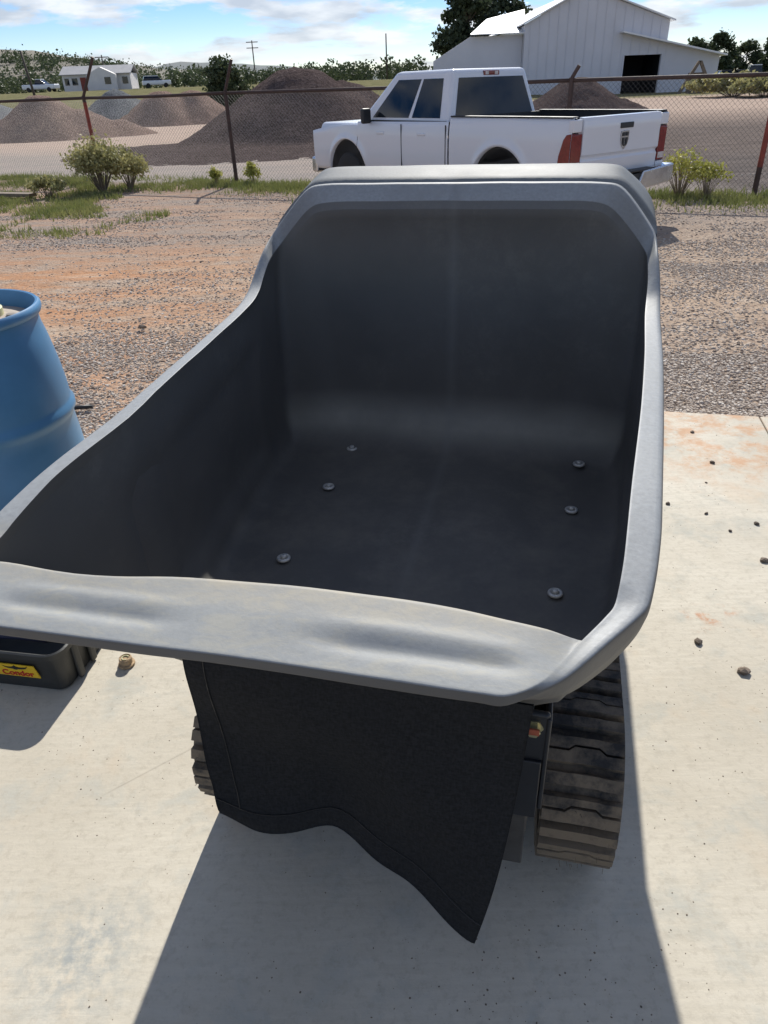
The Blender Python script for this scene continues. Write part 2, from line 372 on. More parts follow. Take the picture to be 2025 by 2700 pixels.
# dusty rubber
m = NM('track_rubber')
ob = m.co('World'); f = m.noise(14.0, 6, 0.7, ob); g = m.noise(60.0, 4, 0.7, ob)
zz = m.n('ShaderNodeSeparateXYZ'); m.l(ob, zz.inputs[0])
c = m.mix(m.ramp(g, [(0.3, 0.0), (0.7, 1.0)]), (0.022, 0.021, 0.020), (0.04, 0.037, 0.034))
mud = m.ramp(m.math('ADD', f, m.math('MULTIPLY', m.ramp(zz.outputs[2], [(0.0, 1.0), (0.42, 0.0)]), 0.22)), [(0.40, 0.0), (0.64, 0.9)])
c = m.mix(mud, c, (0.20, 0.155, 0.105)); m.base(c); m.rough(0.85); m.bump(g, 0.35, 0.005); M_rubber = m.m

M_steel_blk = simple('black_painted_steel', (0.016, 0.018, 0.022), 0.4, 0.2, 9, bump=0.05)
M_steel_raw = simple('bare_steel', (0.11, 0.105, 0.10), 0.45, 0.25, 20, metal=0.7)
M_zinc = simple('zinc_yellow', (0.50, 0.46, 0.28), 0.35, 0.2, 30, metal=0.8)
M_redpaint = simple('red_torque_mark', (0.40, 0.10, 0.05), 0.6, 0.3, 30)
M_bolt = simple('galvanised_bolt', (0.52, 0.52, 0.50), 0.5, 0.3, 40, metal=0.35)
M_drum = simple('blue_drum_plastic', (0.075, 0.215, 0.39), 0.40, 0.10, 5, spec=0.5)
M_drumlid = simple('dusty_drum_lid', (0.36, 0.31, 0.26), 0.8, 0.2, 9)
M_cream = simple('cream_plastic_cap', (0.52, 0.50, 0.28), 0.5, 0.15, 9)
M_white_lab = simple('white_sticker', (0.75, 0.75, 0.74), 0.5, 0.05, 9)
M_black_pl = simple('black_plastic', (0.030, 0.031, 0.030), 0.5, 0.25, 12, bump=0.08)
M_grey_pl = simple('grey_bin_plastic', (0.20, 0.19, 0.165), 0.6, 0.15, 9)
M_yellow = simple('yellow_label', (0.72, 0.46, 0.02), 0.45, 0.06, 12)
M_redtxt = simple('red_print', (0.45, 0.02, 0.015), 0.5, 0.05, 12)
M_blk = simple('black_print', (0.012, 0.012, 0.012), 0.5, 0.1, 12)
M_strap = simple('dark_blue_strap', (0.02, 0.022, 0.05), 0.7, 0.3, 30)
M_mud = simple('mud_crusted_metal', (0.38, 0.27, 0.16), 0.85, 0.35, 40, bump=0.5)
M_paint = None
m = NM('white_car_paint'); f = m.noise(1.5, 4, 0.6, m.co()); zz = m.n('ShaderNodeSeparateXYZ'); m.l(m.co(), zz.inputs[0])
m.base(m.mix(m.math('MULTIPLY', m.ramp(zz.outputs[2], [(0.35, 1.0), (0.8, 0.0)]), m.ramp(f, [(0.3, 0.1), (0.7, 0.45)])), (0.66, 0.68, 0.72), (0.46, 0.42, 0.37)))
m.rough(0.28); m.set(Specular_IOR_Level=0.5, Coat_Weight=0.6, Coat_Roughness=0.05); M_paint = m.m
M_glass = simple('dark_tinted_glass', (0.010, 0.014, 0.018), 0.05, 0.3, 2, spec=0.5)
M_red_lens = simple('red_lens', (0.17, 0.006, 0.010), 0.15, 0.25, 25, spec=0.8)
M_clear_lens = simple('clear_lens', (0.55, 0.50, 0.48), 0.15, 0.2, 25)
M_dark_trim = simple('black_trim', (0.018, 0.019, 0.021), 0.55, 0.2, 9)
M_chrome = simple('brushed_chrome', (0.55, 0.56, 0.58), 0.22, 0.08, 9, metal=0.85)
M_tyre = simple('tyre_rubber', (0.025, 0.024, 0.023), 0.85, 0.25, 15, bump=0.2)
M_alloy = simple('wheel_alloy', (0.30, 0.29, 0.28), 0.35, 0.15, 9, metal=0.7)
M_pipe = simple('rusty_pipe', (0.060, 0.034, 0.028), 0.7, 0.35, 14, bump=0.15, coords='World')
M_redox = simple('red_oxide_pipe', (0.24, 0.045, 0.028), 0.65, 0.35, 12, bump=0.15, coords='World')
M_wire = simple('galvanised_wire', (0.11, 0.105, 0.10), 0.5, 0.2, 9, metal=0.3)
M_sheet = simple('white_metal_siding', (0.60, 0.60, 0.63), 0.5, 0.06, 0.3, coords='World')
M_roof = simple('white_metal_roof', (0.74, 0.74, 0.74), 0.4, 0.05, 0.3, coords='World')
M_darkin = simple('dark_interior', (0.012, 0.013, 0.016), 0.8, 0.2, 1)
M_wood = simple('weathered_wood', (0.17, 0.13, 0.095), 0.85, 0.3, 6, bump=0.2, coords='World')
M_pole = simple('utility_pole_wood', (0.085, 0.068, 0.055), 0.9, 0.25, 6)
M_housewall = simple('house_white_siding', (0.66, 0.63, 0.60), 0.7, 0.06, 1)
M_houseroof = simple('house_grey_roof', (0.30, 0.30, 0.31), 0.7, 0.1, 1)
M_road = simple('pale_road', (0.40, 0.385, 0.36), 0.9, 0.12, 0.5, coords='World')
M_hill = simple('scrub_hill', (0.13, 0.115, 0.085), 0.95, 0.4, 0.02, coords='World')
M_hill2 = simple('haze_tinted_ridge', (0.075, 0.095, 0.10), 0.95, 0.15, 0.004, coords='World')  # bluish tone is distance haze mixed into the ridge colour
M_rock = simple('brown_pebble', (0.16, 0.125, 0.095), 0.9, 0.35, 30, bump=0.4, coords='World')
M_bark = simple('bark', (0.09, 0.07, 0.055), 0.95, 0.3, 9, bump=0.4)
M_twig = simple('dry_twig', (0.22, 0.17, 0.12), 0.9, 0.25, 9)
M_leaf_far = leafmat('juniper_leaf', (0.040, 0.055, 0.028), (0.075, 0.095, 0.045), scale=0.15)
M_leaf_pine = leafmat('pine_leaf', (0.032, 0.046, 0.026), (0.06, 0.075, 0.04), scale=0.3)
M_leaf_rab = leafmat('rabbitbrush_leaf', (0.24, 0.24, 0.10), (0.40, 0.37, 0.16), (0.50, 0.44, 0.22), scale=2.0)
M_leaf_bright = leafmat('bright_weed_leaf', (0.27, 0.28, 0.06), (0.42, 0.40, 0.11), scale=3.0)
M_grass = leafmat('weed_grass', (0.13, 0.165, 0.04), (0.24, 0.25, 0.085), (0.36, 0.31, 0.17), scale=1.4)

m = NM('gravel_stones'); isl = m.n('ShaderNodeNewGeometry').outputs['Random Per Island']
m.base(m.ramp(isl, [(0.0, (0.20, 0.155, 0.125)), (0.3, (0.31, 0.255, 0.21)), (0.6, (0.41, 0.35, 0.295)), (0.85, (0.49, 0.43, 0.37)), (1.0, (0.60, 0.55, 0.49))]))
m.rough(0.95); m.set(Specular_IOR_Level=0.03); M_stones = m.m

# ------------------------------------------------------------------ terrain
def terrain(x, y):
    r = 2.3 * smooth(48, 135, y) * smooth(0.30, 0.02, (x / max(y, 1)))
    far = smooth(170, 600, y) * 5.0 * smooth(0.25, -0.35, x / max(y, 1))
    sh = -0.015 if (y < 40) else 0
    return r + far + sh
xs = [-1500, -900, -600, -420, -300, -220, -160, -120, -90, -70, -55, -42, -32, -24, -18, -13, -9, -6, -4, -2, 0, 2, 4, 6, 9, 13, 18, 24, 32, 42, 55, 70, 90, 120, 160, 220, 300, 420, 600, 900, 1500]
ys = [-30, -15, -5, 0, 3, 6, 9, 12, 15, 18, 22, 27, 33, 40, 48, 56, 66, 78, 92, 108, 125, 145, 170, 200, 240, 300, 380, 480, 600, 800, 1100, 1600, 2400]
g = MB()
for y in ys:
    for x in xs: g.v.append((x, y, terrain(x, y)))
nx = len(xs)
for j in range(len(ys) - 1):
    for i in range(nx - 1): g.f.append((j * nx + i, j * nx + i + 1, (j + 1) * nx + i + 1, (j + 1) * nx + i)); g.m.append(0)
ground = g.build('ground', M_yard, smooth_=True); tag(ground, kind='structure')

# concrete pad: two slabs with a saw joint between
TH = radians(14.0)
def mv(v, u, z=0.0): return Vector((cos(TH) * v + sin(TH) * u, -sin(TH) * v + cos(TH) * u, z))
def slab(v0, v1, u0, u1):
    b = MB(); n = 40
    b.box((( v0 + v1) / 2, (u0 + u1) / 2, -0.06), (v1 - v0, u1 - u0, 0.12))
    return b
PAD_U = 4.02
pad = slab(-2.36, 1.166, -6.0, PAD_U).build('concrete_pad', M_conc, bevel=0.008)
pad.rotation_euler = (0, 0, -TH); tag(pad, kind='structure')
s2 = slab(1.171, 6.5, -6.0, PAD_U).build('slab', M_conc, pad, bevel=0.008)

# hills
def ridge(name, mat, Y, pts, depth, seed):
    b = MB(); n = 60
    P0 = [at(px, py, Y) for px, py in pts]
    xs_ = [p.x for p in P0]; zs_ = [p.z for p in P0]
    def top(x):
        for i in range(len(xs_) - 1):
            if xs_[i] <= x <= xs_[i + 1]:
                t = (x - xs_[i]) / (xs_[i + 1] - xs_[i]); t = t * t * (3 - 2 * t); return lerp(zs_[i], zs_[i + 1], t)
        return zs_[-1]
    rows = 8
    for j in range(rows + 1):
        t = j / rows
        for i in range(n + 1):
            x = lerp(xs_[0], xs_[-1], i / n)
            h = top(x) * sin(min(1, t * 1.0) * pi / 2) + mnoise.noise(Vector((x * 0.02, t * 5, seed))) * top(x) * 0.08
            b.v.append((x, Y - depth * (1 - t), max(-5, h if j else -5)))
    for j in range(rows):
        for i in range(n):
            a = j * (n + 1) + i; b.f.append((a, a + 1, a + n + 2, a + n + 1)); b.m.append(0)
    o = b.build(name, mat, smooth_=True); tag(o, kind='structure'); return o
ridge('hill', M_hill, 900, [(-900, 195), (-400, 145), (-150, 132), (30, 134), (120, 140), (200, 152), (330, 170), (470, 184), (620, 198)], 350, 1)
ridge('distant_ridge', M_hill2, 2300, [(300, 200), (420, 180), (480, 166), (560, 165), (640, 170), (760, 176), (900, 185), (1200, 195), (2600, 200)], 500, 3)

# road strip far left
b = MB()
for i in range(13):
    t = i / 12; x = lerp(-75, -10, t); y = 139 + 5 * t
    for k in (0, 1): b.v.append((x, y + 5 * k, terrain(x, y + 5 * k) + 0.06))
for i in range(12): b.f.append((2 * i, 2 * i + 2, 2 * i + 3, 2 * i + 1)); b.m.append(0)
tag(b.build('road', M_road), kind='structure')

# ------------------------------------------------------------------ the tracked buggy
V0 = -0.285
bug = thing('tracked_buggy', 'tracked dump buggy with a grey plastic tub and black front curtain on the concrete pad', 'buggy', mv(V0, 0), -TH)
# key curves of the tub, right half, from front centre to back centre: (side, forward, height)
O = [(0, .529, 1.104), (.141, .527, 1.104), (.241, .526, 1.104), (.275, .527, 1.105), (.325, .560, 1.116), (.375, .622, 1.125), (.405, .663, 1.128), (.417, .686, 1.131), (.427, .74, 1.141), (.438, .82, 1.150), (.450, .93, 1.157), (.478, 1.2, 1.157), (.507, 1.5, 1.154), (.525, 1.76, 1.161), (.531, 1.855, 1.181), (.531, 1.915, 1.221), (.527, 1.975, 1.262), (.518, 2.06, 1.300), (.437, 2.10, 1.392), (.375, 2.10, 1.411), (.2, 2.10, 1.413), (0, 2.10, 1.413)]
DN = [(0, .543, 1.101), (.141, .541, 1.101), (.241, .540, 1.101), (.272, .542, 1.099), (.330, .578, 1.078), (.378, .642, 1.066), (.410, .682, 1.080), (.424, .705, 1.098), (.436, .76, 1.110), (.447, .83, 1.117), (.458, .94, 1.120), (.486, 1.2, 1.120), (.515, 1.5, 1.118), (.531, 1.72, 1.127), (.537, 1.84, 1.150), (.537, 1.92, 1.186), (.533, 2.0, 1.224), (.524, 2.07, 1.262)]
I = [(0, .528, 1.119), (.142, .527, 1.119), (.241, .525, 1.119), (.276, .528, 1.119), (.309, .555, 1.121), (.346, .620, 1.125), (.372, .662, 1.129), (.384, .687, 1.132), (.394, .747, 1.145), (.402, .82, 1.156), (.414, .93, 1.162), (.446, 1.2, 1.162), (.476, 1.5, 1.158), (.496, 1.76, 1.162), (.504, 1.85, 1.177), (.508, 1.905, 1.205), (.507, 1.96, 1.236), (.500, 2.03, 1.262), (.420, 2.055, 1.349), (.360, 2.055, 1.372), (.2, 2.055, 1.375), (0, 2.055, 1.375)]
K = [(0, .642, 1.133), (.15, .640, 1.133), (.215, .637, 1.133), (.265, .632, 1.131), (.310, .626, 1.130), (.350, .626, 1.121), (.386, .655, 1.110), (.402, .685, 1.110), (.412, .745, 1.120), (.415, .825, 1.130), (.418, .935, 1.138), (.450, 1.2, 1.138), (.480, 1.5, 1.134), (.498, 1.71, 1.138), (.507, 1.82, 1.153), (.511, 1.90, 1.178), (.509, 1.97, 1.205), (.501, 2.03, 1.233), (.413, 2.046, 1.33), (.355, 2.046, 1.352), (.2, 2.046, 1.355), (0, 2.046, 1.355)]
W1 = [(0, 0.735, 1), (0.15, 0.735, 1), (0.2, 0.735, 1), (0.25, 0.735, 1), (0.3, 0.735, 1), (0.355, 0.735, 1), (0.392, 0.742, 1), (0.413, 0.76, 1), (0.427, 0.8, 1), (0.432, 0.87, 1), (0.44, 0.965, 1), (0.458, 1.2, 1), (0.488, 1.5, 1), (0.506, 1.7, 1), (0.514, 1.81, 1.01), (0.517, 1.89, 1.03), (0.513, 1.96, 1.05), (0.502, 2.015, 1.09), (0.4, 2.04, 1.15), (0.34, 2.04, 1.16), (0.2, 2.04, 1.16), (0, 2.04, 1.16)]
W2 = [(0, 0.85, 0.8), (0.15, 0.85, 0.8), (0.19, 0.85, 0.8), (0.235, 0.85, 0.8), (0.29, 0.85, 0.8), (0.345, 0.85, 0.8), (0.38, 0.905, 0.8), (0.405, 0.93, 0.8), (0.425, 0.965, 0.8), (0.436, 1.01, 0.8), (0.444, 1.07, 0.8), (0.467, 1.22, 0.8), (0.497, 1.5, 0.8), (0.514, 1.69, 0.8), (0.521, 1.8, 0.8), (0.523, 1.88, 0.8), (0.517, 1.95, 0.81), (0.5, 1.997, 0.82), (0.38, 2.03, 0.84), (0.32, 2.035, 0.85), (0.18, 2.035, 0.85), (0, 2.035, 0.85)]
W3 = [(0, 0.915, 0.705), (0.15, 0.915, 0.705), (0.18, 0.915, 0.705), (0.225, 0.915, 0.705), (0.28, 0.915, 0.705), (0.33, 0.94, 0.705), (0.365, 0.97, 0.705), (0.39, 1, 0.705), (0.41, 1.04, 0.705), (0.422, 1.08, 0.705), (0.432, 1.13, 0.705), (0.459, 1.24, 0.705), (0.489, 1.5, 0.705), (0.506, 1.68, 0.705), (0.513, 1.79, 0.705), (0.514, 1.87, 0.705), (0.507, 1.937, 0.71), (0.489, 1.978, 0.715), (0.36, 2.008, 0.73), (0.3, 2.017, 0.74), (0.17, 2.02, 0.745), (0, 2.02, 0.745)]
FL = [(0, 0.985, 0.655), (0.13, 0.985, 0.655), (0.16, 0.985, 0.655), (0.2, 0.985, 0.655), (0.245, 0.987, 0.655), (0.285, 1.01, 0.655), (0.313, 1.03, 0.655), (0.337, 1.06, 0.655), (0.358, 1.09, 0.655), (0.375, 1.125, 0.655), (0.39, 1.17, 0.655), (0.422, 1.27, 0.655), (0.451, 1.5, 0.655), (0.467, 1.66, 0.655), (0.473, 1.76, 0.655), (0.473, 1.83, 0.655), (0.466, 1.888, 0.657), (0.447, 1.92, 0.66), (0.33, 1.945, 0.662), (0.27, 1.952, 0.664), (0.15, 1.955, 0.665), (0, 1.955, 0.665)]
FC = [(x * .45, 1.45 + (y - 1.45) * .45, .652) for x, y, z in FL]
FZ = [(0.0, 1.45, .651)] * len(FL)
nK = len(O)
def fold(i):   # outer edge rolls over: how far the fold sits inside the outer edge
    return 0.016 if i > 9 else (0.012 + 0.010 * smooth(2, 5, i) * (1 - smooth(7, 9, i)))
def outward(i):
    a = O[max(0, i - 1)]; b_ = O[min(nK - 1, i + 1)]
    t = Vector((b_[0] - a[0], b_[1] - a[1])); n_ = Vector((t.y, -t.x))
    return n_.normalized() if n_.length > 1e-6 else Vector((0, -1))
R_top, R_out, R_und, R_w1, R_w2, R_bot, R_c = [], [], [], [], [], [], []
for i, (w, u, z) in enumerate(O):
    isb = i >= 17
    n_ = outward(i)
    if isb:
        dz = [.0, .0, .0, .0, .0][i - 17]
        R_top.append((w, u, z)); 
        R_out.append((w * 1.0 + .006, u + .030, z - .001))
        R_und.append((w + .012, u + .045, z - .014))
        R_w1.append((w + .016, u + .062, z + .004)); R_w2.append((w + .02, u + .21, z + .026))
        R_bot.append((w + .012, u + .34, z + .012)); R_c.append((w * .98, u + .42, z - .10))
    else:
        fr_ = smooth(4.6, 2.6, i)                               # the lip is a thin overhanging sheet
        d_ = DN[i]
        R_top.append((w, u, z))
        R_out.append((lerp(w, d_[0], .55) + n_.x * .003 * (1 - fr_), lerp(u, d_[1], .4) + n_.y * .003 * (1 - fr_), lerp(z, d_[2], .22)))
        R_und.append(d_)
        cq = smooth(9.5, 7, i)
        R_w1.append((d_[0] - n_.x * lerp(.014, .03, cq), d_[1] - n_.y * lerp(.014, .03, cq) + .03 * fr_, d_[2] - .006))
        def off(ring, d, zz):
            a, b2 = ring[max(0, i - 1)], ring[min(nK - 1, i + 1)]
            t_ = Vector((b2[0] - a[0], b2[1] - a[1])); n2 = Vector((t_.y, -t_.x)).normalized() if t_.length > 1e-6 else Vector((0, -1))
            return (ring[i][0] + n2.x * d, ring[i][1] + n2.y * d, zz)
        km = [tuple(lerp(K[j][q], W1[j][q], .5) for q in range(3)) for j in range(nK)]
        R_w2.append(off(km, .006 + .014 * smooth(9.5, 12, i), km[i][2]))
        R_bot.append(off(W2, .004 + .018 * smooth(9.5, 12, i), W2[i][2]))
        R_c.append(off(W3, -.022 * smooth(10, 7, i) + .020 * smooth(8, 11, i) + .01 * smooth(13, 16, i), .672 - .03 * smooth(13, 16, i)))
R_end = [(x * .5, 1.45 + (y - 1.45) * .5, .598) for x, y, z in R_c]
R_rear = [((O[i][0] * .9 if i >= 17 else FL[i][0] + .012), (2.40 if i >= 17 else FL[i][1] + (-.012 if i < 9 else .10 * smooth(13, 16, i))), (.60 if i >= 17 else .636)) for i in range(nK)]
RINGS = [R_end, R_rear, R_c, R_bot, R_w2, R_w1, R_und, R_out, R_top, I, K, W1, W2, W3, FL, FC, FZ]
SUBS =  [1, 2, 3, 3, 3, 2, 2, 2, 3, 24, 5, 8, 5, 5, 5, 3]
def cat(p0, p1, p2, p3, t, k=0.5):
    out = []
    for a, b_, c_, d in zip(p0, p1, p2, p3):
        m1 = (c_ - a) * k; m2 = (d - b_) * k; t2 = t * t; t3 = t2 * t
        out.append((2 * t3 - 3 * t2 + 1) * b_ + (t3 - 2 * t2 + t) * m1 + (-2 * t3 + 3 * t2) * c_ + (t3 - t2) * m2)
    return out
KS = 5
LEFT_T = [None, .39, .435, .462, .464, .466, .474, .474, .468, .432, .440, .446, .446, .438, .39, None, None]
def leftwarp(p, T):
    x, y, z = p
    if T is None: return (-x, y, z)
    k = smooth(1.15, .80, y) * smooth(.20, .32, x)
    return (-(x + max(0, T - x) * k), y, z)
def around(ring, T=None, k_=0.42):   # dense half loop then mirrored to a full loop, starting at front centre going right
    half = []
    for i in range(nK - 1):
        p1, p2 = ring[i], ring[i + 1]
        p0 = ring[i - 1] if i else (-ring[1][0], ring[1][1], ring[1][2])
        p3 = ring[i + 2] if i + 2 < nK else (-ring[-2][0], ring[-2][1], ring[-2][2])
        for k in range(KS): half.append(cat(p0, p1, p2, p3, k / KS, k_))
    half.append(list(ring[-1]))
    left = [list(leftwarp(p, T)) for p in half[1:-1]][::-1]
    return half + left
dense = [around(r, T, 0.42 if q_ >= 4 else 0.12) for q_, (r, T) in enumerate(zip(RINGS, LEFT_T))]
NL = len(dense[0])
rows = []
for r in range(len(RINGS) - 1):
    a, b_ = dense[r], dense[r + 1]
    p0 = dense[r - 1] if r else a; p3 = dense[r + 2] if r + 2 < len(dense) else b_
    for k in range(SUBS[r]):
        t = k / SUBS[r]
        tens = 0.35 if r >= 10 else (0.0 if (r in (8, 9) or r < 6) else 0.2)
        if r == 9:      # lip and rim inside: leave the crease straight, arrive smoothly at the crest
            rows.append([[lerp(a[i][q], b_[i][q], t) for q in range(3)] for i in range(NL)])
        elif r == 8:
            rows.append([[lerp(a[i][q], b_[i][q], t) for q in range(3)] for i in range(NL)])
        else: rows.append([cat(p0[i], a[i], b_[i], p3[i], t, tens) for i in range(NL)])
rows.append(dense[-1])
def near(p, q, d):
    v = Vector(q) - Vector(p); L_ = v.length
    return list(Vector(p) + v * min(.45, d / max(L_, 1e-6)))
for rr in (sum(SUBS[:9]), sum(SUBS[:8])):
    c0, up_, dn_ = rows[rr], rows[rr + 1], rows[rr - 1]
    A = [near(c0[i], dn_[i], .0035) for i in range(NL)]; B = [near(c0[i], up_[i], .0035) for i in range(NL)]
    Mid = [[(A[i][q] + B[i][q]) * .25 + c0[i][q] * .5 for q in range(3)] for i in range(NL)]
    rows[rr:rr + 1] = [A, Mid, B]
lip_a = sum(SUBS[:9]) + 2; lip_b = sum(SUBS[:10]) + 4
def tub_detail(p, row):
    x, y, z = p
    if lip_a - 1 <= row <= lip_b + 2 and z > 1.05 and y < .70:
        ax = x + 0.025
        # two pressed grooves, deep near the front edge, running sideways
        for s in (-1, 1):
            xc = s * 0.205 - 0.0; hw = 0.105
            ex = smooth(hw + .025, hw - .03, abs(x - xc + .03 * 1))
            ey = (y - (.566 + .010 * s * 0))
            z -= 0.0045 * ex * math.exp(-(ey / .0105) ** 2)
            z += 0.0022 * ex * math.exp(-((ey - .026) / .010) ** 2)
        # swell behind the left groove and general waviness
        z += 0.003 * sin(x * 9 + 1.0) * smooth(.54, .60, y)
        y += -0.012 * math.exp(-((x + .26) / .09) ** 2) * smooth(.59, .64, y) * smooth(-.40, -.34, x)
    if row > lip_b:
        kb = smooth(1.97, 2.02, y) * smooth(.70, .82, z) * smooth(.46, .30, abs(x)) * smooth(1.36, 1.30, z)
        y += kb * (0.004 * math.exp(-(x / .012) ** 2) + 0.016)      # back wall: faint centre crease, slight bow
        if y > .92 and y < 1.84 and abs(x) > .3:        # pressed panels in the side walls
            k = smooth(.97, 1.03, y) * smooth(1.82, 1.76, y) * smooth(.69, .75, z) * smooth(1.06, 1.01, z)
            x += (1 if x > 0 else -1) * 0.012 * k
        if z > .64 and z < .66 and y < 1.95:
            z += 0.002 * mnoise.noise(Vector((x * 6, y * 6, 0)))
    else:
        z += 0.0012 * mnoise.noise(Vector((x * 11, y * 11, z * 11)))
    return (x, y, z)
b = MB()
for r, row in enumerate(rows):
    for p in row: b.v.append(tub_detail(p, r))
for r in range(len(rows) - 2):
    for i in range(NL):
        j = (i + 1) % NL
        b.f.append((r * NL + i, r * NL + j, (r + 1) * NL + j, (r + 1) * NL + i)); b.m.append(0)
cidx = len(b.v); b.v.append((0, 1.45, .651)); r = len(rows) - 2
for i in range(NL): b.f.append((r * NL + i, r * NL + (i + 1) % NL, cidx)); b.m.append(0)
b.f.append(tuple(reversed(range(NL)))); b.m.append(0)
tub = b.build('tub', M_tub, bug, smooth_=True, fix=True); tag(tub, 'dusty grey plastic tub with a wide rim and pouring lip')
# bolts through the floor
bm_ = MB(); bm_.lathe([(.0165, 0), (.0175, .003), (.0165, .006), (.0115, .007), (.0095, .004), (.0, .004)], 20)
bm_.mi = 0; bm_.lathe([(.008, .003), (.008, .010), (.0055, .012), (0, .012)], 6)
bolt_me = bm_.mesh('floor_bolt', M_bolt, True)
for w, u in ((-.299, 1.955), (-.303, 1.708), (-.308, 1.34), (.398, 1.935), (.379, 1.692), (.345, 1.318)):
    linkmesh('floor_bolt', bolt_me, tub, Matrix.Translation((w, u, .656 + (.016 if (u > 1.9 and w > 0) else .004 if u > 1.9 else 0))))

# rubber tracks
TR, ZC, UF, UR = .185, .219, 1.212, 2.45
def track_pos(s):
    """distance along belt -> (u, z, angle of outward normal)"""
    Ls = UR - UF; arc = pi * TR; tot = 2 * Ls + 2 * arc; s %= tot
    if s < Ls: return UR - s, ZC + TR, pi / 2                      # top run, toward the front
    s -= Ls
    if s < arc: a = pi / 2 + s / TR; return UF + TR * cos(a), ZC + TR * sin(a), a
    s -= arc
    if s < Ls: return UF + s, ZC - TR, 3 * pi / 2
    s -= Ls; a = 3 * pi / 2 + s / TR; return UR + TR * cos(a), ZC + TR * sin(a), a
TOT = 2 * (UR - UF) + 2 * pi * TR
hw = .083; lh = .019
def zig(y0, zz=1.0): return [(-hw, y0), (-.035, y0), (-.022, y0 + .0035 * zz), (.030, y0 + .0035 * zz), (.045, y0 - .001), (hw, y0 - .001)]
def lugmesh(a, b_, h):
    l = MB(); lo = zig(a, 3.2 if abs(a) < .003 else .3); hi = zig(b_, 3.2 if abs(b_) < .003 else .3); l.prism(lo + hi[::-1], 0.0, h)
    q = [(x * .985, lerp(y, (a + b_) / 2, .12)) for x, y in lo + hi[::-1]]
    n_ = len(q); l.v[n_:] = [(x, y, h) for x, y in q]
    return l.mesh('track_lug', M_rubber)
lugA_me, lugB_me, lugC_me = lugmesh(-.030, -.002, lh), lugmesh(.0005, .029, lh * .93), lugmesh(-.014, .015, lh)
for sgn in (-1, 1):
    wc = .437 if sgn > 0 else -.388
    b = MB(); n = 120; prof = []
    for i in range(n):
        u, z, a = track_pos(TOT * i / n)
        for d, x in ((-.018, -.08), (0, -.085), (0, .085), (-.018, .08)):
            b.v.append((wc + x, u + d * cos(a), z + d * sin(a)))
    for i in range(n):
        j = (i + 1) % n
        for k in range(4): b.f.append((i * 4 + k, i * 4 + (k + 1) % 4, j * 4 + (k + 1) % 4, j * 4 + k)); b.m.append(0)
    tr = b.build('rubber_track', M_rubber, bug, fix=True, ang=40)
    npair = 31
    for i in range(npair):
        for off, me_ in ((0.0, lugA_me), (0.0, lugB_me), (.0575, lugC_me)):
            u, z, a = track_pos(TOT * (i + .35 * (sgn > 0)) / npair + off)
            nrm = Vector((0, cos(a), sin(a))); xax = Vector((1, 0, 0)); yax = nrm.cross(xax)
            Mx = Matrix(((xax.x, yax.x, nrm.x, wc), (xax.y, yax.y, nrm.y, u), (xax.z, yax.z, nrm.z, z), (0, 0, 0, 1)))
            linkmesh('track_lug', me_, tr, Mx)
    # whiskers of moulding flash
    b = MB()
    for i in range(46):
        u, z, a = track_pos(rnd.uniform(0, TOT)) if i > 26 else track_pos((UR - UF) + pi * TR * rnd.uniform(.2, .8))
        x = wc + rnd.uniform(-.085, .085); d = .026 + rnd.uniform(.004, .012)
        p = Vector((x, u + .024 * cos(a), z + .024 * sin(a))); q = Vector((x + rnd.uniform(-.004, .004), u + d * cos(a), z + d * sin(a)))
        b.tube([p, q], .0007, 3)
    wh = b.build('rubber_whiskers', M_rubber, tr); tag(wh, kind='stuff')
    for u in (UF, (UF + UR) / 2 - .2, (UF + UR) / 2 + .25, UR):
        rr = TR - .022 if u in (UF, UR) else .07
        zc_ = ZC if u in (UF, UR) else ZC - TR + .018 + .072
        b = MB(); Mx = Matrix.Translation((wc, u, zc_)) @ Matrix.Rotation(pi / 2, 4, 'Y')
        b.lathe([(0, -.05), (rr * .4, -.05), (rr * .45, -.035), (rr * .9, -.03), (rr, -.05), (rr, .05), (rr * .9, .03), (rr * .45, .035), (rr * .4, .05), (0, .05)], 28, Mx)
        b.build('track_wheel', M_steel_blk, bug, ang=40)
# chassis
b = MB(); b.box((0, 1.75, .47), (.62, 1.25, .22)); b.box((0, 1.2, .57), (.50, .25, .08)); b.box((0, 2.1, .57), (.50, .2, .08))
b.build('chassis', M_steel_blk, bug, bevel=.006)
for s in (-1, 1):
    b = MB(); b.box((s * .346, 1.075, .49), (.010, .20, .26)); b.box((s * .29, 1.02, .42), (.10, .10, .17)); b.box((s * .33, 1.06, .44), (.022, .08, .20))
    b.build('side_plate', M_steel_blk, bug, bevel=.003)
    b = MB(); b.box((s * .322, .985, .565), (.052, .016, .13)); b.build('hinge_bracket', M_steel_blk, bug, bevel=.012, seg=3)
    b = MB(); Mx = Matrix.Translation((s * .318, .978, .595)) @ Matrix.Rotation(pi / 2, 4, 'X')
    b.lathe([(.019, 0), (.019, .004), (.0135, .004), (.0135, .016), (.012, .018), (0, .018)], 6, Mx)
    hb = b.build('hex_bolt', M_zinc, bug, ang=30)
    b = MB(); b.box((s * .318, .957, .603), (.022, .004, .014)); b.build('paint_mark', M_redpaint, hb)
    b = MB(); b.box((s * .30, 1.0, .25), (.045, .05, .17)); b.box((s * .30, .985, .30), (.05, .012, .05)); b.build('tow_bracket', M_steel_raw, bug, bevel=.004)
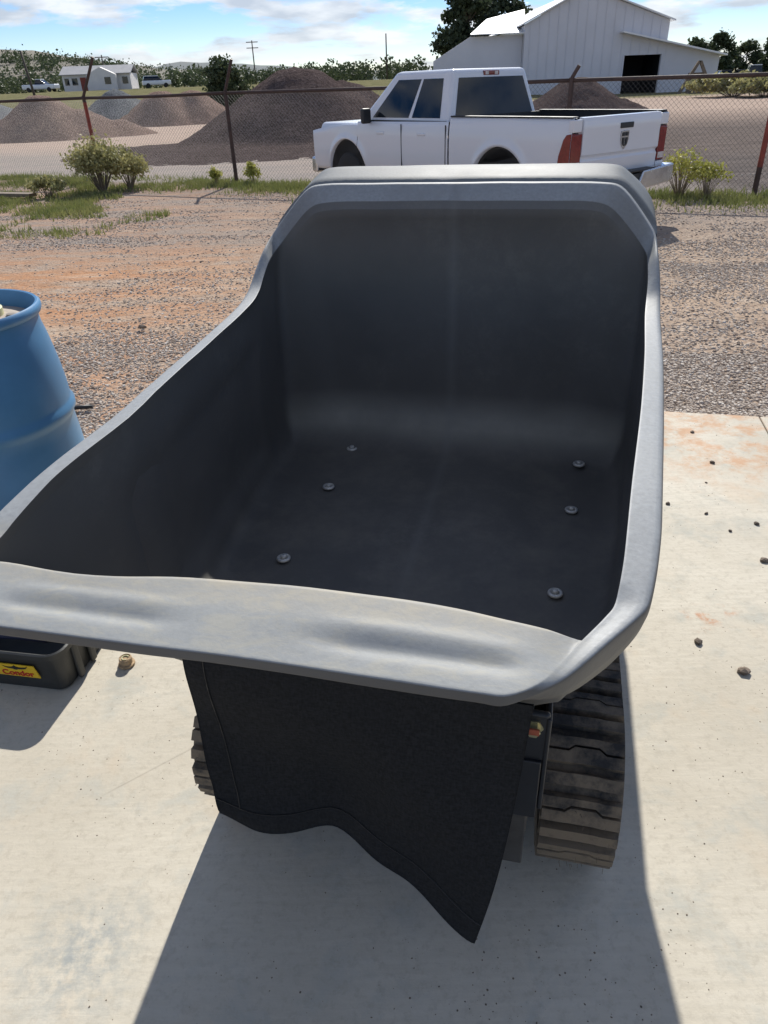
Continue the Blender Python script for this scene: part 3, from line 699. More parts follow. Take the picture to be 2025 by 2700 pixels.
# engine cover behind the tub
b = MB(); b.box((0, 2.95, .82), (.975, .85, .68)); b.build('engine_cover', M_black_pl, bug, bevel=.04, seg=3)
b = MB(); b.box((0, 2.85, .42), (.60, .8, .14)); b.build('rear_frame', M_steel_blk, bug, bevel=.01)
for s in (-1, 1):
    b = MB(); b.tube([(s * .28, 3.3, .9), (s * .28, 3.42, 1.02), (s * .29, 3.5, 1.06)], .014, 10); b.build('handle_bar', M_steel_blk, bug, smooth_=True)

# curtain hanging under the lip
TW = 46; THN = 34
topc = [(-1, -.298, .830, .80), (0, .0, .835, .80), (1, .310, .83, .80)]
botc = [(-1, -.262, .812, .440), (-.72, -.195, .812, .400), (-.45, -.12, .822, .392), (-.15, -.045, .822, .398), (.12, .03, .81, .368), (.40, .10, .80, .335), (.70, .172, .775, .285), (1, .243, .748, .238)]
def along(cv, s):
    for i in range(len(cv) - 1):
        if cv[i][0] <= s <= cv[i + 1][0]:
            t = (s - cv[i][0]) / (cv[i + 1][0] - cv[i][0])
            p0 = cv[max(0, i - 1)][1:]; p3 = cv[min(len(cv) - 1, i + 2)][1:]
            return Vector(cat(p0, cv[i][1:], cv[i + 1][1:], p3, t, .45))
    return Vector(cv[-1][1:])
def curtain_pt(s, t):
    a = along(topc, s); b_ = along(botc, s)
    p = a.lerp(b_, t)
    p.y += .014 * sin(s * 4.2 + 1.0 + t * 1.2) * t + .012 * sin(s * 2.6 - t * 5.5) * sin(t * pi) ** .7 + .006 * sin(s * 9 + t * 3) * t + .012 * sin(t * pi) * (s * .5 + .3)
    p.y -= .018 * smooth(.80, 1.0, t) * smooth(.9, -.6, s)
    p.x += .012 * sin(t * 3.0) * s
    return p
b = MB()
for side in (0, 1):
    for j in range(THN + 1):
        for i in range(TW + 1):
            p = curtain_pt(-1 + 2 * i / TW, j / THN); p.y += .004 * side; b.v.append(tuple(p))
n1_ = (TW + 1) * (THN + 1)
for side in (0, 1):
    for j in range(THN):
        for i in range(TW):
            a = side * n1_ + j * (TW + 1) + i; q = (a, a + 1, a + TW + 2, a + TW + 1)
            b.f.append(q if side else q[::-1]); b.m.append(0)
edge = [j * (TW + 1) for j in range(THN + 1)] + [THN * (TW + 1) + i for i in range(1, TW + 1)] + [j * (TW + 1) + TW for j in range(THN - 1, -1, -1)]
for a, c_ in zip(edge, edge[1:]): b.f.append((a, c_, c_ + n1_, a + n1_)); b.m.append(0)
cur = b.build('front_curtain', M_fabric, bug, smooth_=True); tag(cur, 'black woven fabric curtain with stitched hems')
b = MB()
pts = [curtain_pt(-.80, j / 30 * .90) + Vector((0, -.0012, 0)) for j in range(31)] ; b.tube(pts, .0011, 5)
pts = [curtain_pt(-.98 + 1.96 * i / 40, .895) + Vector((0, -.0012, 0)) for i in range(41)]; b.tube(pts, .0011, 5)
b.build('hem_stitching', M_blk, cur)
# ------------------------------------------------------------------ drum
dc = Vector((-1.465, 2.46, 0))
dr = thing('plastic_drum', 'tall blue plastic drum with a recessed dusty lid at the left edge of the photo', 'drum', dc)
DR, DH = .293, 1.04
b = MB()
prof = [(0, .0), (.26, .0), (.285, .02), (.292, .06), (.31, .12)]
for i in range(13):
    t = i / 12; prof.append((.308 + .010 * sin(pi * t), lerp(.14, .62, t)))
prof += [(.313, .635), (.322, .648), (.323, .665), (.314, .678), (.312, .69)]
for i in range(9):
    t = i / 8; prof.append((lerp(.312, .288, t ** 1.7), lerp(.70, .93, t)))
prof += [(.282, .955), (.279, .985), (.280, 1.0), (.292, 1.006), (.297, 1.018), (.296, 1.032), (.288, 1.040), (.280, 1.038), (.277, 1.025), (.274, .975)]
b.lathe(prof, 72); b.build('shell', M_drum, dr, ang=50)
b = MB(); b.lathe([(0, .990), (.20, .990), (.262, .984), (.272, .974), (.272, .960)], 60); b.build('lid', M_drumlid, dr, ang=40)
b = MB(); Mx = Matrix.Translation((.045, .085, .990)); b.lathe([(.092, 0), (.092, .024), (.086, .030), (.05, .030), (.045, .025), (0, .025)], 32, Mx); b.build('bung_cap', M_cream, dr, ang=40)
b = MB(); Mx = Matrix.Translation((.175, .09, .986)); b.lathe([(.022, 0), (.022, .010), (.014, .013), (0, .013)], 20, Mx); b.build('bung_cap', M_drumlid, dr, ang=40)
b = MB()
for j in range(7):
    for i in range(9):
        a = radians(44 + i * 3.0); z = .70 + j * .025; t = (z - .70) / .23; r_ = lerp(.312, .288, t ** 1.7) + .0025
        b.v.append((r_ * cos(a), r_ * sin(a), z))
for j in range(6):
    for i in range(8): k = j * 9 + i; b.f.append((k, k + 1, k + 10, k + 9)); b.m.append(0)
b.build('paper_label', M_white_lab, dr, smooth_=True)

# ------------------------------------------------------------------ black tote and neighbours on the slab
tt = thing('tool_tote', 'black plastic tool tote with a yellow label on the concrete, bottom left', 'tote', (-1.285, 1.735, 0), radians(-11))
def rrect(x0, x1, y0, y1, r, n=6):
    out = []
    for cx_, cy_, a0 in ((x1 - r, y0 + r, -90), (x1 - r, y1 - r, 0), (x0 + r, y1 - r, 90), (x0 + r, y0 + r, 180)):
        for k in range(n + 1): a = radians(a0 + 90 * k / n); out.append((cx_ + r * cos(a), cy_ + r * sin(a)))
    return out
def bin_shell(x0, x1, y0, y1, h, r, flare, th, bottom=.012):
    b = MB(); rings = []
    def ring(off, z): return [(x, y, z) for x, y in rrect(x0 - off, x1 + off, y0 - off, y1 + off, r + max(0, off))]
    rings = [ring(-.006, 0), ring(0, .008), ring(flare * .85, h * .86), ring(flare * .9 + .008, h * .87), ring(flare + .010, h), ring(flare + .004, h + .003), ring(flare - th, h - .004), ring(-th, bottom)]
    n = len(rings[0]); o = 0
    for rg in rings: b.v += rg
    for i in range(len(rings) - 1):
        for k in range(n): b.f.append((i * n + k, i * n + (k + 1) % n, (i + 1) * n + (k + 1) % n, (i + 1) * n + k)); b.m.append(0)
    b.f.append(tuple(reversed(range(n)))); b.m.append(0); b.f.append(tuple((len(rings) - 1) * n + k for k in range(n))); b.m.append(0)
    return b
bin_shell(-.20, .245, 0, .29, .165, .035, .012, .006).build('tray', M_black_pl, tt, ang=40)
for x in (.16,):
    b = MB(); b.box((.256, .075, .075), (.014, .028, .14)); b.box((.256, .15, .075), (.014, .028, .14)); b.build('corner_rib', M_black_pl, tt, bevel=.006, seg=3)
lab = MB(); 
def on_front(x, z): return (x, -.006 - z * .075, z)
lab.add([on_front(-.12, .066), on_front(.178, .064), on_front(.168, .116), on_front(-.12, .118)], [(0, 1, 2, 3)])
lo = lab.build('label_plate', M_yellow, tt)
sm_ = lo.modifiers.new('thick', 'SOLIDIFY'); sm_.thickness = .003; sm_.offset = 1
def text_mesh(txt, size, mat, parent, M, name):
    cu = bpy.data.curves.new(name, 'FONT'); cu.body = txt; cu.size = size; cu.extrude = .0008; cu.offset = size * .022
    o = bpy.data.objects.new(name, cu); C.objects.link(o)
    dg = bpy.context.evaluated_depsgraph_get(); me = bpy.data.meshes.new_from_object(o.evaluated_get(dg))
    bpy.data.objects.remove(o); me.materials.clear(); me.materials.append(mat)
    return linkmesh(name, me, parent, M)
Mx = Matrix.Translation((.048, -.0152, .070)) @ Matrix.Rotation(radians(94), 4, 'X') @ Matrix.Scale(1.12, 4, (1, 0, 0))
text_mesh('Condor', .031, M_redtxt, lo, Mx, 'printed_name')
bird = [(-.060, .004), (-.045, -.002), (-.020, -.001), (-.008, .004), (-.002, .010), (.004, .004), (.018, -.001), (.045, .001), (.064, .008), (.050, -.007), (.030, -.011), (.012, -.012), (.006, -.016), (-.006, -.016), (-.012, -.012), (-.034, -.010), (-.050, -.006)]
b = MB(); Mx = Matrix.Translation((.102, -.0172, .107)) @ Matrix.Rotation(radians(94), 4, 'X'); b.prism([(x * .72, y * .72) for x, y in bird], 0, .001, Mx); b.build('bird_emblem', M_blk, lo)
st = MB(); st.tube([(-.18, .05, .150), (-.05, .045, .172), (.08, .06, .168), (.17, .075, .150)], .013, 8); st.tube([(-.17, .13, .14), (.0, .15, .165), (.16, .14, .15)], .016, 8)
tag(st.build('coiled_strap', M_strap, smooth_=True), 'dark strap lying in the black tool tote', 'strap'); bpy.data.objects['coiled_strap'].location = tt.location; bpy.data.objects['coiled_strap'].rotation_euler = tt.rotation_euler
ft = gp(335, 1752)
hf = thing('hose_cap', 'mud crusted round metal cap lying on the concrete beside the black tote', 'cap', (ft.x, ft.y, 0), .4)
b = MB(); b.lathe([(0, 0), (.026, 0), (.028, .004), (.027, .009), (.021, .011), (.020, .016), (.022, .019), (.021, .030), (.018, .032), (.015, .029), (0, .028)], 26); b.build('cap_body', M_mud, hf, ang=35)
b = MB(); b.tube([(.011 * cos(a), .011 * sin(a), .030) for a in [i * 2 * pi / 14 for i in range(12)]], .0022, 6); b.build('cap_ring', M_cream, hf, smooth_=True)

# pebbles on the slab
def rockmesh(seed, n=2):
    bm = bmesh.new(); bmesh.ops.create_icosphere(bm, subdivisions=n, radius=1)
    r_ = random.Random(seed); off = Vector((r_.uniform(0, 50), 0, 0)); sc = Vector((1, r_.uniform(.6, .9), r_.uniform(.45, .7)))
    for v in bm.verts:
        k = 1 + .35 * mnoise.noise(v.co * 1.3 + off); v.co = Vector((v.co.x * sc.x, v.co.y * sc.y, v.co.z * sc.z)) * k
    me = bpy.data.meshes.new('pebble'); bm.to_mesh(me); bm.free(); me.materials.append(M_rock); return me
PEB = [((1960, 1773), .020, 'largest brown pebble on the right of the slab, nearest the camera'), ((1840, 1694), .015, 'flat brown pebble on the slab beside the red dirt smear'),
       ((2015, 1480), .017, 'brown pebble on the slab at the right edge of the photo'), ((1994, 1382), .013, 'dark round pebble on the slab near the right edge of the photo'),
       ((1862, 1355), .010, 'small dark pebble on the slab, nearer of the pair left of the round pebble'), ((1925, 1401), .008, 'tiny dark pebble between the small dark one and the round one'),
       ((1761, 1329), .011, 'dark pebble on the slab closest to the tub rim'), ((1878, 1221), .013, 'dark pebble on the slab just below the rusty stain'),
       ((1825, 1140), .012, 'farthest pebble on the slab, on the rusty stain near the gravel edge'), ((1862, 1273), .006, 'tiniest pebble on the slab, between the two middle dark pebbles')]
for i, ((px, py), r_, lb) in enumerate(PEB):
    p = gp(px, py); o = linkmesh('pebble', rockmesh(i)); o.location = (p.x, p.y, r_ * .35); o.scale = (r_, r_, r_); o.rotation_euler = (0, 0, i * 1.7)
    tag(o, lb, 'pebble', 'loose pebbles on the slab')
for px, py in ((376, 868),):
    p = gp(px, py); o = linkmesh('stone', rockmesh(77)); o.name = 'stone'; o.location = (p.x, p.y, .02); o.scale = (.036, .033, .036); tag(o, 'dark lone stone on the orange dirt left of the tub', 'stone')

# gravel and loose stones of the yard (uncountable)
def stone_field(name, n, sampler, smin, smax, seed, mat=M_stones):
    r_ = random.Random(seed)
    verts = []; faces = []
    base = [Vector(v) for v in ((1, 0, 0), (-1, 0, 0), (0, 1, 0), (0, -1, 0), (0, 0, 1))]
    fs = [(0, 2, 4), (2, 1, 4), (1, 3, 4), (3, 0, 4)]
    base6 = [Vector((cos(i * pi / 3), sin(i * pi / 3), -.2)) for i in range(6)] + [Vector((.55 * cos(i * pi / 3 + .3), .55 * sin(i * pi / 3 + .3), .75)) for i in range(6)]
    fs6 = [(i, (i + 1) % 6, 6 + (i + 1) % 6, 6 + i) for i in range(6)] + [(6, 7, 8, 9, 10, 11)]
    k = 0
    while k < n:
        q = sampler(r_)
        if q is None: continue
        x, y = q; s = smin + (smax - smin) * r_.random() ** 2.2
        a = r_.uniform(0, 2 * pi); sx, sy, sz = s, s * r_.uniform(.55, 1), s * r_.uniform(.4, .8); ca, sa = cos(a), sin(a)
        tz = r_.uniform(-.25, .25); o = len(verts)
        for v in base6:
            j = 1 + r_.uniform(-.2, .2); vx, vy, vz = v.x * sx * j, v.y * sy * j, v.z * sz
            verts.append((x + vx * ca - vy * sa, y + vx * sa + vy * ca, terrain(x, y) + vz + vx * tz))
        faces += [tuple(i + o for i in f) for f in fs6]; k += 1
    me = bpy.data.meshes.new(name); me.from_pydata(verts, [], faces); me.materials.append(mat)
    o = linkmesh(name, me); return o
def in_pad(x, y):
    v = cos(TH) * x - sin(TH) * y; u = sin(TH) * x + cos(TH) * y
    return u < PAD_U + .01 and v > -2.37
def dens(x, y): return mnoise.noise(Vector((x * .45, y * 1.3, 3.3))) + .45 * mnoise.noise(Vector((x * 1.7, y * 3.2, 9)))
def samp_near(r_):
    y = 3.0 + 5.5 * r_.random() ** 1.3; x = r_.uniform(-.46, .62) * y
    if in_pad(x, y): return None
    if -0.10 * y < x < .30 * y and y > 4.6: return None
    d = smooth(-.35, .25, dens(x, y)) * .9 + .1
    if x < 0 and y > 5.3: d *= lerp(1, .22, smooth(5.3, 6.3, y))
    if x > 0: d *= lerp(.35, 1.0, smooth(-.2, .25, sin(y * 2.1 + .4 * sin(x * 2))))
    if r_.random() > d: return None
    return x, y
def samp_far(r_):
    y = 7.0 + 7.5 * r_.random(); x = r_.uniform(-.50, .60) * y
    if -0.04 * y < x < .24 * y: return None
    d = smooth(-.15, .35, dens(x, y)) * .9 + .10
    if x < 0 and y < 9.5: d *= .25
    if r_.random() > d: return None
    return x, y
def samp_edge(r_):
    v = r_.uniform(.2, 2.0); u = PAD_U + .01 + 1.1 * r_.random() ** 1.2; p = mv(v, u); return p.x, p.y
o = stone_field('near_gravel', 34000, samp_near, .005, .018, 1); tag(o, 'loose crushed gravel strewn over the dirt yard', 'gravel', kind='stuff')
o = stone_field('far_gravel', 22000, samp_far, .007, .021, 2); tag(o, 'coarser scattered stones on the yard toward the fence', 'gravel', kind='stuff')
o = stone_field('edge_gravel', 15000, samp_edge, .006, .019, 3); tag(o, 'dense grey gravel along the far edge of the slab', 'gravel', kind='stuff')
def samp_grit(r_):
    y = .4 + 3.6 * r_.random(); x = r_.uniform(-.75, .75) * max(.9, y)
    if not in_pad(x, y) or mnoise.noise(Vector((x * 1.5, y * 1.5, 4))) < r_.uniform(-.6, .5): return None
    return x, y
o = stone_field('slab_grit', 2600, samp_grit, .0007, .0030, 6, M_rock); o.location.z = .015; tag(o, 'fine dark grit scattered over the concrete slab', 'grit', kind='stuff')
# black hose end on the dirt by the drum
b = MB(); p = gp(245, 1078); q = gp(170, 1086); b.tube([(q.x, q.y, .014), (lerp(q.x, p.x, .5), q.y + .03, .014), (p.x, p.y, .014)], .013, 8)
tag(b.build('rubber_hose', M_dark_trim, smooth_=True), 'short dark rubber hose on the dirt beside the blue drum', 'hose')

# ------------------------------------------------------------------ fence
FA = Vector((-2.79, 16.21)); FB = Vector((5.91, 11.84)); fd = (FB - FA).normalized(); fnr = Vector((-fd.y, fd.x))
fence = thing('chain_link_fence', 'chain link fence with rusty pipe posts and top rail across the yard', 'fence', (0, 0, 0))
def fp(s, z): p = FA + fd * s; return Vector((p.x, p.y, z))
posts = [(-3.75, 2.33, .42, 'mix'), (0.0, 2.15, .16, 'dark'), (6.76, 1.80, .02, 'dark'), (9.735, 1.95, .1, 'red'), (-8.4, 2.3, .1, 'dark')]
for s, h, lean, kind in posts:
    b = MB(); base = fp(s, -.1); r_ = .040
    b.mi = 1 if kind == 'red' else 0
    if kind == 'mix':
        b.mi = 0; b.tube([base, fp(s, .62)], r_, 12, cap=True); b.mi = 1; b.tube([fp(s, .62), fp(s, 1.52)], r_ * 1.01, 12); b.mi = 0; b.tube([fp(s, 1.52), fp(s, 1.64)], r_, 12)
    elif kind == 'red':
        b.mi = 0; b.tube([base, fp(s, .38)], r_, 12); b.mi = 1; b.tube([fp(s, .38), fp(s, 1.64)], r_ * 1.01, 12)
    else: b.tube([base, fp(s, 1.64)], r_, 12)
    b.mi = 0; top = fp(s, h) + Vector((fd.x, fd.y, 0)) * (lean + .08)
    b.tube([fp(s, 1.63), top], r_ * .75, 10)
    po = b.build('post', [M_pipe, M_redox], fence, ang=40)
    if kind == 'mix': tag(po, 'fence post with red oxide paint on its middle')
    if kind == 'red': tag(po, 'red oxide fence post at the right edge')
for a, c_ in ((-14, -3.75), (-3.75, 0), (0, 6.76), (6.76, 12.5)):
    b = MB(); b.tube([fp(a + .02, 1.60), fp((a + c_) / 2, 1.585), fp(c_ - .02, 1.60)], .030, 10); b.build('top_rail', M_pipe, fence, smooth_=True)
b = MB(); st_ = .075; h0, h1 = .06, 1.57; wl = h1 - h0; t_ = .0021
def strip(p, q):
    d = (q - p).normalized(); sd_ = d.cross(Vector((fnr.x, fnr.y, 0))).normalized() * t_; nn = Vector((fnr.x, fnr.y, 0)) * t_
    b.add([p + sd_, p - sd_ * .5 + nn, p - sd_ * .5 - nn, q + sd_, q - sd_ * .5 + nn, q - sd_ * .5 - nn], [(0, 1, 4, 3), (1, 2, 5, 4), (2, 0, 3, 5)])
s = -14.0
while s < 12.5:
    strip(fp(s, h0), fp(s + wl, h1)); strip(fp(s + wl, h0) + Vector((fnr.x, fnr.y, 0)) * .006, fp(s, h1) + Vector((fnr.x, fnr.y, 0)) * .006); s += st_
wm = b.build('wire_mesh', M_wire, fence); tag(wm, kind='stuff')

# ------------------------------------------------------------------ gravel piles
def pile(name, mat, label, pts, peak_noise=.10, seed=0, n=56, ripple=0.0):
    """pts: list of (x,y,height,radius) cones blended by max"""
    x0 = min(p[0] - p[3] for p in pts) - .5; x1 = max(p[0] + p[3] for p in pts) + .5
    y0 = min(p[1] - p[3] for p in pts) - .5; y1 = max(p[1] + p[3] for p in pts) + .5
    b = MB(); m_ = int(n * (y1 - y0) / (x1 - x0)) + 4
    for j in range(m_ + 1):
        for i in range(n + 1):
            x = lerp(x0, x1, i / n); y = lerp(y0, y1, j / m_); h = -.06
            for cx_, cy_, hh, rr in pts:
                d = hypot(x - cx_, y - cy_); a_ = atan2(y - cy_, x - cx_)
                k = hh * (1 - d / (rr * (1 + .10 * mnoise.noise(Vector((cos(a_) * 2, sin(a_) * 2, seed))))))
                k -= .12 * hh * math.exp(-(d / (rr * .13)) ** 2)
                if k > h: h = k
            if h > 0: h += peak_noise * h * .5 * mnoise.noise(Vector((x * .9, y * .9, seed))) + .05 * mnoise.noise(Vector((x * 3, y * 3, seed + 5)))
            b.v.append((x, y, terrain(x, y) + h))
    for j in range(m_):
        for i in range(n):
            a = j * (n + 1) + i; b.f.append((a, a + 1, a + n + 2, a + n + 1)); b.m.append(0)
    o = b.build(name, mat, smooth_=True); tag(o, label, 'gravel pile', 'stockpiles beyond the fence'); return o
pile('gravel_pile', M_pile_tan, 'broad tan gravel pile at the left edge behind the fence', [(-14.9, 37.5, 2.05, 3.0), (-13.5, 38.0, 1.35, 2.7), (-11.8, 38.3, .75, 1.8), (-17.0, 38.0, 1.0, 2.0)], seed=1)
pile('gravel_pile', M_pile_grey, 'blue grey gravel pile between the two tan piles', [(-18.3, 60, 2.1, 3.2)], seed=2)
pile('gravel_pile', M_pile_grey, 'blue grey gravel pile cut by the left photo edge behind the broad tan pile', [(-30.5, 62, 2.1, 5.2)], seed=12)
pile('gravel_pile', M_pile_tan, 'tan gravel pile between the grey pile and the dark pile', [(-12.2, 48.5, 2.05, 2.9), (-10.6, 49.5, 2.0, 3.0), (-14.0, 47.5, .7, 1.2)], seed=3)
pile('gravel_pile', M_pile_dark, 'large dark brown gravel pile behind the middle fence post', [(-2.45, 29.0, 2.6, 4.4), (-0.9, 30.5, 2.1, 3.4), (-4.4, 28.0, 1.2, 2.5), (-3.2, 27.0, 1.3, 2.2), (-4.6, 26.0, .20, 5.2), (-1.0, 25.5, .2, 4.2)], seed=4, n=70)
pile('gravel_pile', M_pile_dark, 'small dark brown gravel pile seen over the truck bed', [(11.2, 44.0, 1.9, 3.3), (13.2, 43.0, .7, 1.8)], seed=5)

# ------------------------------------------------------------------ white barn
BY = 82.0
barn = thing('metal_barn', 'big white metal barn with a tall gable and a dark open doorway', 'barn', (0, 0, 0))
def flat_wall(name, poly, y, th, mat, parent, hole=None):
    b = MB(); Mx = Matrix(((1, 0, 0, 0), (0, 0, 1, 0), (0, 1, 0, 0), (0, 0, 0, 1)))   # (x,z,y)->world
    b.prism(poly, y, y + th, Mx); return b.build(name, mat, parent, fix=True)
gx0, gx1, gxm = 15.3, 29.2, 21.0
flat_wall('gable_wall', [(gx0, 0), (25.2, 0), (25.2, 3.25), (28.8, 3.25), (28.8, 0), (gx1, 0), (gx1, 6.0), (gxm, 8.75), (gx0, 6.1)], BY, .3, M_sheet, barn)
flat_wall('lean_to_wall', [(gx1 + .01, 0), (34.6, 0), (34.6, 2.95), (gx1 + .01, 4.35)], BY, .3, M_sheet, barn)
b = MB(); b.box((27.0, BY + 6, 1.7), (4.5, .2, 3.6)); b.box((24.9, BY + 3.2, 1.7), (.2, 5.5, 3.6)); b.box((29.1, BY + 3.2, 1.7), (.1, 5.5, 3.6)); b.box((27, BY + 3.2, 3.5), (4.3, 5.6, .1)); b.build('doorway_interior', M_darkin, barn)
def roofplane(name, pts, th, mat, parent):
    b = MB(); n = len(pts); b.add(list(pts) + [Vector(p) + Vector((0, 0, th)) for p in pts], [tuple(reversed(range(n))), tuple(range(n, 2 * n))] + [(i, (i + 1) % n, n + (i + 1) % n, n + i) for i in range(n)])
    return b.build(name, mat, parent, fix=True)
roofplane('roof_panel', [(gx0 - .4, BY - .5, 5.98), (gxm, BY - .5, 8.78), (gxm, BY + 26, 8.78), (gx0 - .4, BY + 26, 5.98)], .12, M_roof, barn)
roofplane('roof_panel', [(gxm, BY - .5, 8.78), (gx1 + .4, BY - .5, 5.9), (gx1 + .4, BY + 26, 5.9), (gxm, BY + 26, 8.78)], .12, M_roof, barn)
roofplane('lean_to_roof', [(24.5, BY - 1.1, 5.10), (34.9, BY - 1.1, 2.92), (34.9, BY + 24, 2.92), (24.5, BY + 24, 5.10)], .14, M_roof, barn)
b = MB(); b.box(((gx0 + .1), BY + 13, 3.0), (.2, 25.5, 6.0)); b.box((34.5, BY + 13, 1.5), (.2, 25.5, 2.9)); b.box((25, BY + 25.8, 2.0), (19, .2, 4.0)); b.box((gx1 - .1, BY + 13, 5.2), (.2, 25.5, 1.4)); b.build('side_wall', M_sheet, barn)
# vertical siding ribs on the gable
for i in range(16):
    x = gx0 + .5 + i * .9
    if 24.9 < x < 28.9: zb = 3.3
    else: zb = .0
    zt = lerp(6.1, 8.75, (x - gx0) / (gxm - gx0)) if x < gxm else lerp(8.75, 6.0, (x - gxm) / (gx1 - gxm))
    if x > gx1: continue
    b = MB(); b.box((x, BY - .02, (zb + zt - .1) / 2), (.05, .05, zt - .1 - zb)); b.build('siding_rib', M_sheet, barn)
for x in (25.12, 28.88):
    b = MB(); b.box((x, BY - .04, 1.65), (.12, .09, 3.3)); b.build('door_frame', M_sheet, barn)
# wing on the left with its roof sloping toward the yard
flat_wall('wing_wall', [(6.6, 0), (gx0 - .02, 0), (gx0 - .02, 5.3), (10.2, 5.3), (6.6, 3.4)], BY + 1, .3, M_sheet, barn)
roofplane('wing_roof', [at(1240, 93, 82.2), at(1383, 88, 82.2), at(1383, 27, 94), at(1283, 53, 94)], .1, M_roof, barn)

# wooden A frame beside the barn
p = at(1832, 245, 74); af = thing('wooden_a_frame', 'brown wooden A shaped frame standing at the right end of the barn', 'frame', (p.x, p.y, 0))
for s in (-1, 1):
    b = MB(); b.add([(s * 1.5 - .2, -.1, 0), (s * 1.5 + .2, -.1, 0), (s * 1.5 + .13, .1, 0), (s * 1.5 - .13, .1, 0), (s * .03 - .13, -.1, 2.5), (s * .03 + .13, -.1, 2.5), (s * .03 + .13, .1, 2.5), (s * .03 - .13, .1, 2.5)], [(3, 2, 1, 0), (4, 5, 6, 7), (0, 1, 5, 4), (1, 2, 6, 5), (2, 3, 7, 6), (3, 0, 4, 7)]); b.build('leg', M_wood, af)
b = MB(); b.box((0, .16, 1.0), (2.0, .1, .25)); b.build('cross_brace', M_wood, af)
b = MB(); b.box((0, .3, .8), (1.5, .1, 1.6)); b.build('backing_board', M_wood, af)

# ------------------------------------------------------------------ pickup truck
PHI = radians(37)
tk = thing('pickup_truck', 'white pickup truck parked by the fence, tailgate toward the slab', 'truck', (3.04, 9.64, 0), PHI)
HWT = .935; AX = (1.12, 4.42); AR = .50; AZ = .43
def wz(z): return HWT * (1 - .035 * max(0, (z - .95) / .3) ** 2 - .05 * max(0, (.75 - z) / .3) ** 2)
def side_panel(y0, y1, ztop, n, name, parent, mat=M_paint, zs=.47):
    obs = []
    for sgn in (-1, 1):
        b = MB(); m_ = 10
        ysl = [lerp(y0, y1, i / n) for i in range(n + 1)]
        for y in ysl:
            lo_ = zs
            for a in AX:
                d = abs(y - a)
                if d < AR: lo_ = max(lo_, AZ + sqrt(AR * AR - d * d))
            hi_ = ztop(y)
            for j in range(m_ + 1):
                z = lerp(lo_, hi_, j / m_); flare = 0
                for a in AX:
                    dd = hypot(y - a, z - AZ) - AR
                    if dd < .09: flare = max(flare, .022 * (1 - dd / .09))
                b.v.append((sgn * (wz(z) + flare), y, z))
            b.v.append((sgn * (wz(hi_) - .05), y, hi_ + .004)); b.v.append((sgn * (wz(lo_) - .10), y, lo_ + .003))
        k = m_ + 3
        for i in range(n):
            for j in range(m_ + 1):
                b.f.append((i * k + j, (i + 1) * k + j, (i + 1) * k + j + 1, i * k + j + 1)); b.m.append(0)
            b.f.append((i * k, i * k + m_ + 2, (i + 1) * k + m_ + 2, (i + 1) * k)); b.m.append(0)
        obs.append(b.build(name, mat, parent, smooth_=True, fix=True))
    return obs
side_panel(.0, 2.05, lambda y: 1.245, 60, 'bed_side', tk)
side_panel(2.075, 4.12, lambda y: lerp(1.19, 1.17, (y - 2.075) / 2.05), 60, 'cab_side', tk)
side_panel(4.13, 5.36, lambda y: 1.13 - .10 * ((y - 4.13) / 1.23) ** 2, 50, 'front_fender', tk)
b = MB()
for s in (-1, 1): b.box((s * .845, 1.03, 1.0), (.05, 2.0, .49))
b.box((0, 1.03, .76), (1.66, 2.0, .04)); b.box((0, 2.02, 1.0), (1.66, .04, .49)); b.build('bed_liner', M_dark_trim, tk)
for s in (-1, 1):
    b = MB(); b.box((s * .865, 1.03, 1.252), (.10, 2.03, .018)); b.build('bed_rail', M_dark_trim, tk, bevel=.006)
# tailgate with rolled top edge and a pressed crease
b = MB(); prof = [(.0, .60), (-.012, .66), (-.016, .79), (.004, .815), (.004, .83), (-.024, .86), (-.020, 1.05), (-.026, 1.12), (-.022, 1.21), (-.006, 1.245), (.05, 1.25), (.05, .60)]
n = 14
for i in range(n + 1):
    x = lerp(-.755, .755, i / n)
    for y, z in prof: b.v.append((x, y - .022 * (1 - (x / .755) ** 2), z))
k = len(prof)
for i in range(n):
    for j in range(k): b.f.append((i * k + j, i * k + (j + 1) % k, (i + 1) * k + (j + 1) % k, (i + 1) * k + j)); b.m.append(0)
b.f.append(tuple(range(k))); b.m.append(0); b.f.append(tuple(n * k + j for j in reversed(range(k)))); b.m.append(0)
tg = b.build('tailgate', M_paint, tk, ang=35, fix=True)
b = MB(); b.box((.02, -.052, 1.135), (.25, .018, .060)); b.build('tailgate_handle', M_dark_trim, tg, bevel=.008)
Mx = Matrix.Translation((0, -.046, .985)) @ Matrix.Rotation(pi / 2, 4, 'X')
sh = [(-.075, .09), (.075, .09), (.078, .0), (.055, -.06), (.0, -.11), (-.055, -.06), (-.078, .0)]
em = MB(); em.prism(sh, 0, .010, Mx); eo = em.build('emblem', M_chrome, tg, fix=True)
b = MB(); Mx2 = Matrix.Translation((0, -.058, .985)) @ Matrix.Rotation(pi / 2, 4, 'X')
for poly in ([(-.055, .075), (-.012, .075), (-.012, .035), (-.055, .035)], [(.012, .075), (.055, .075), (.055, .035), (.012, .035)], [(-.050, .018), (-.014, .018), (-.012, -.075), (-.046, -.045)], [(.014, .018), (.050, .018), (.046, -.045), (.012, -.075)]):
    b.prism(poly, 0, .006, Mx2)
b.build('emblem_relief', M_dark_trim, eo, fix=True)
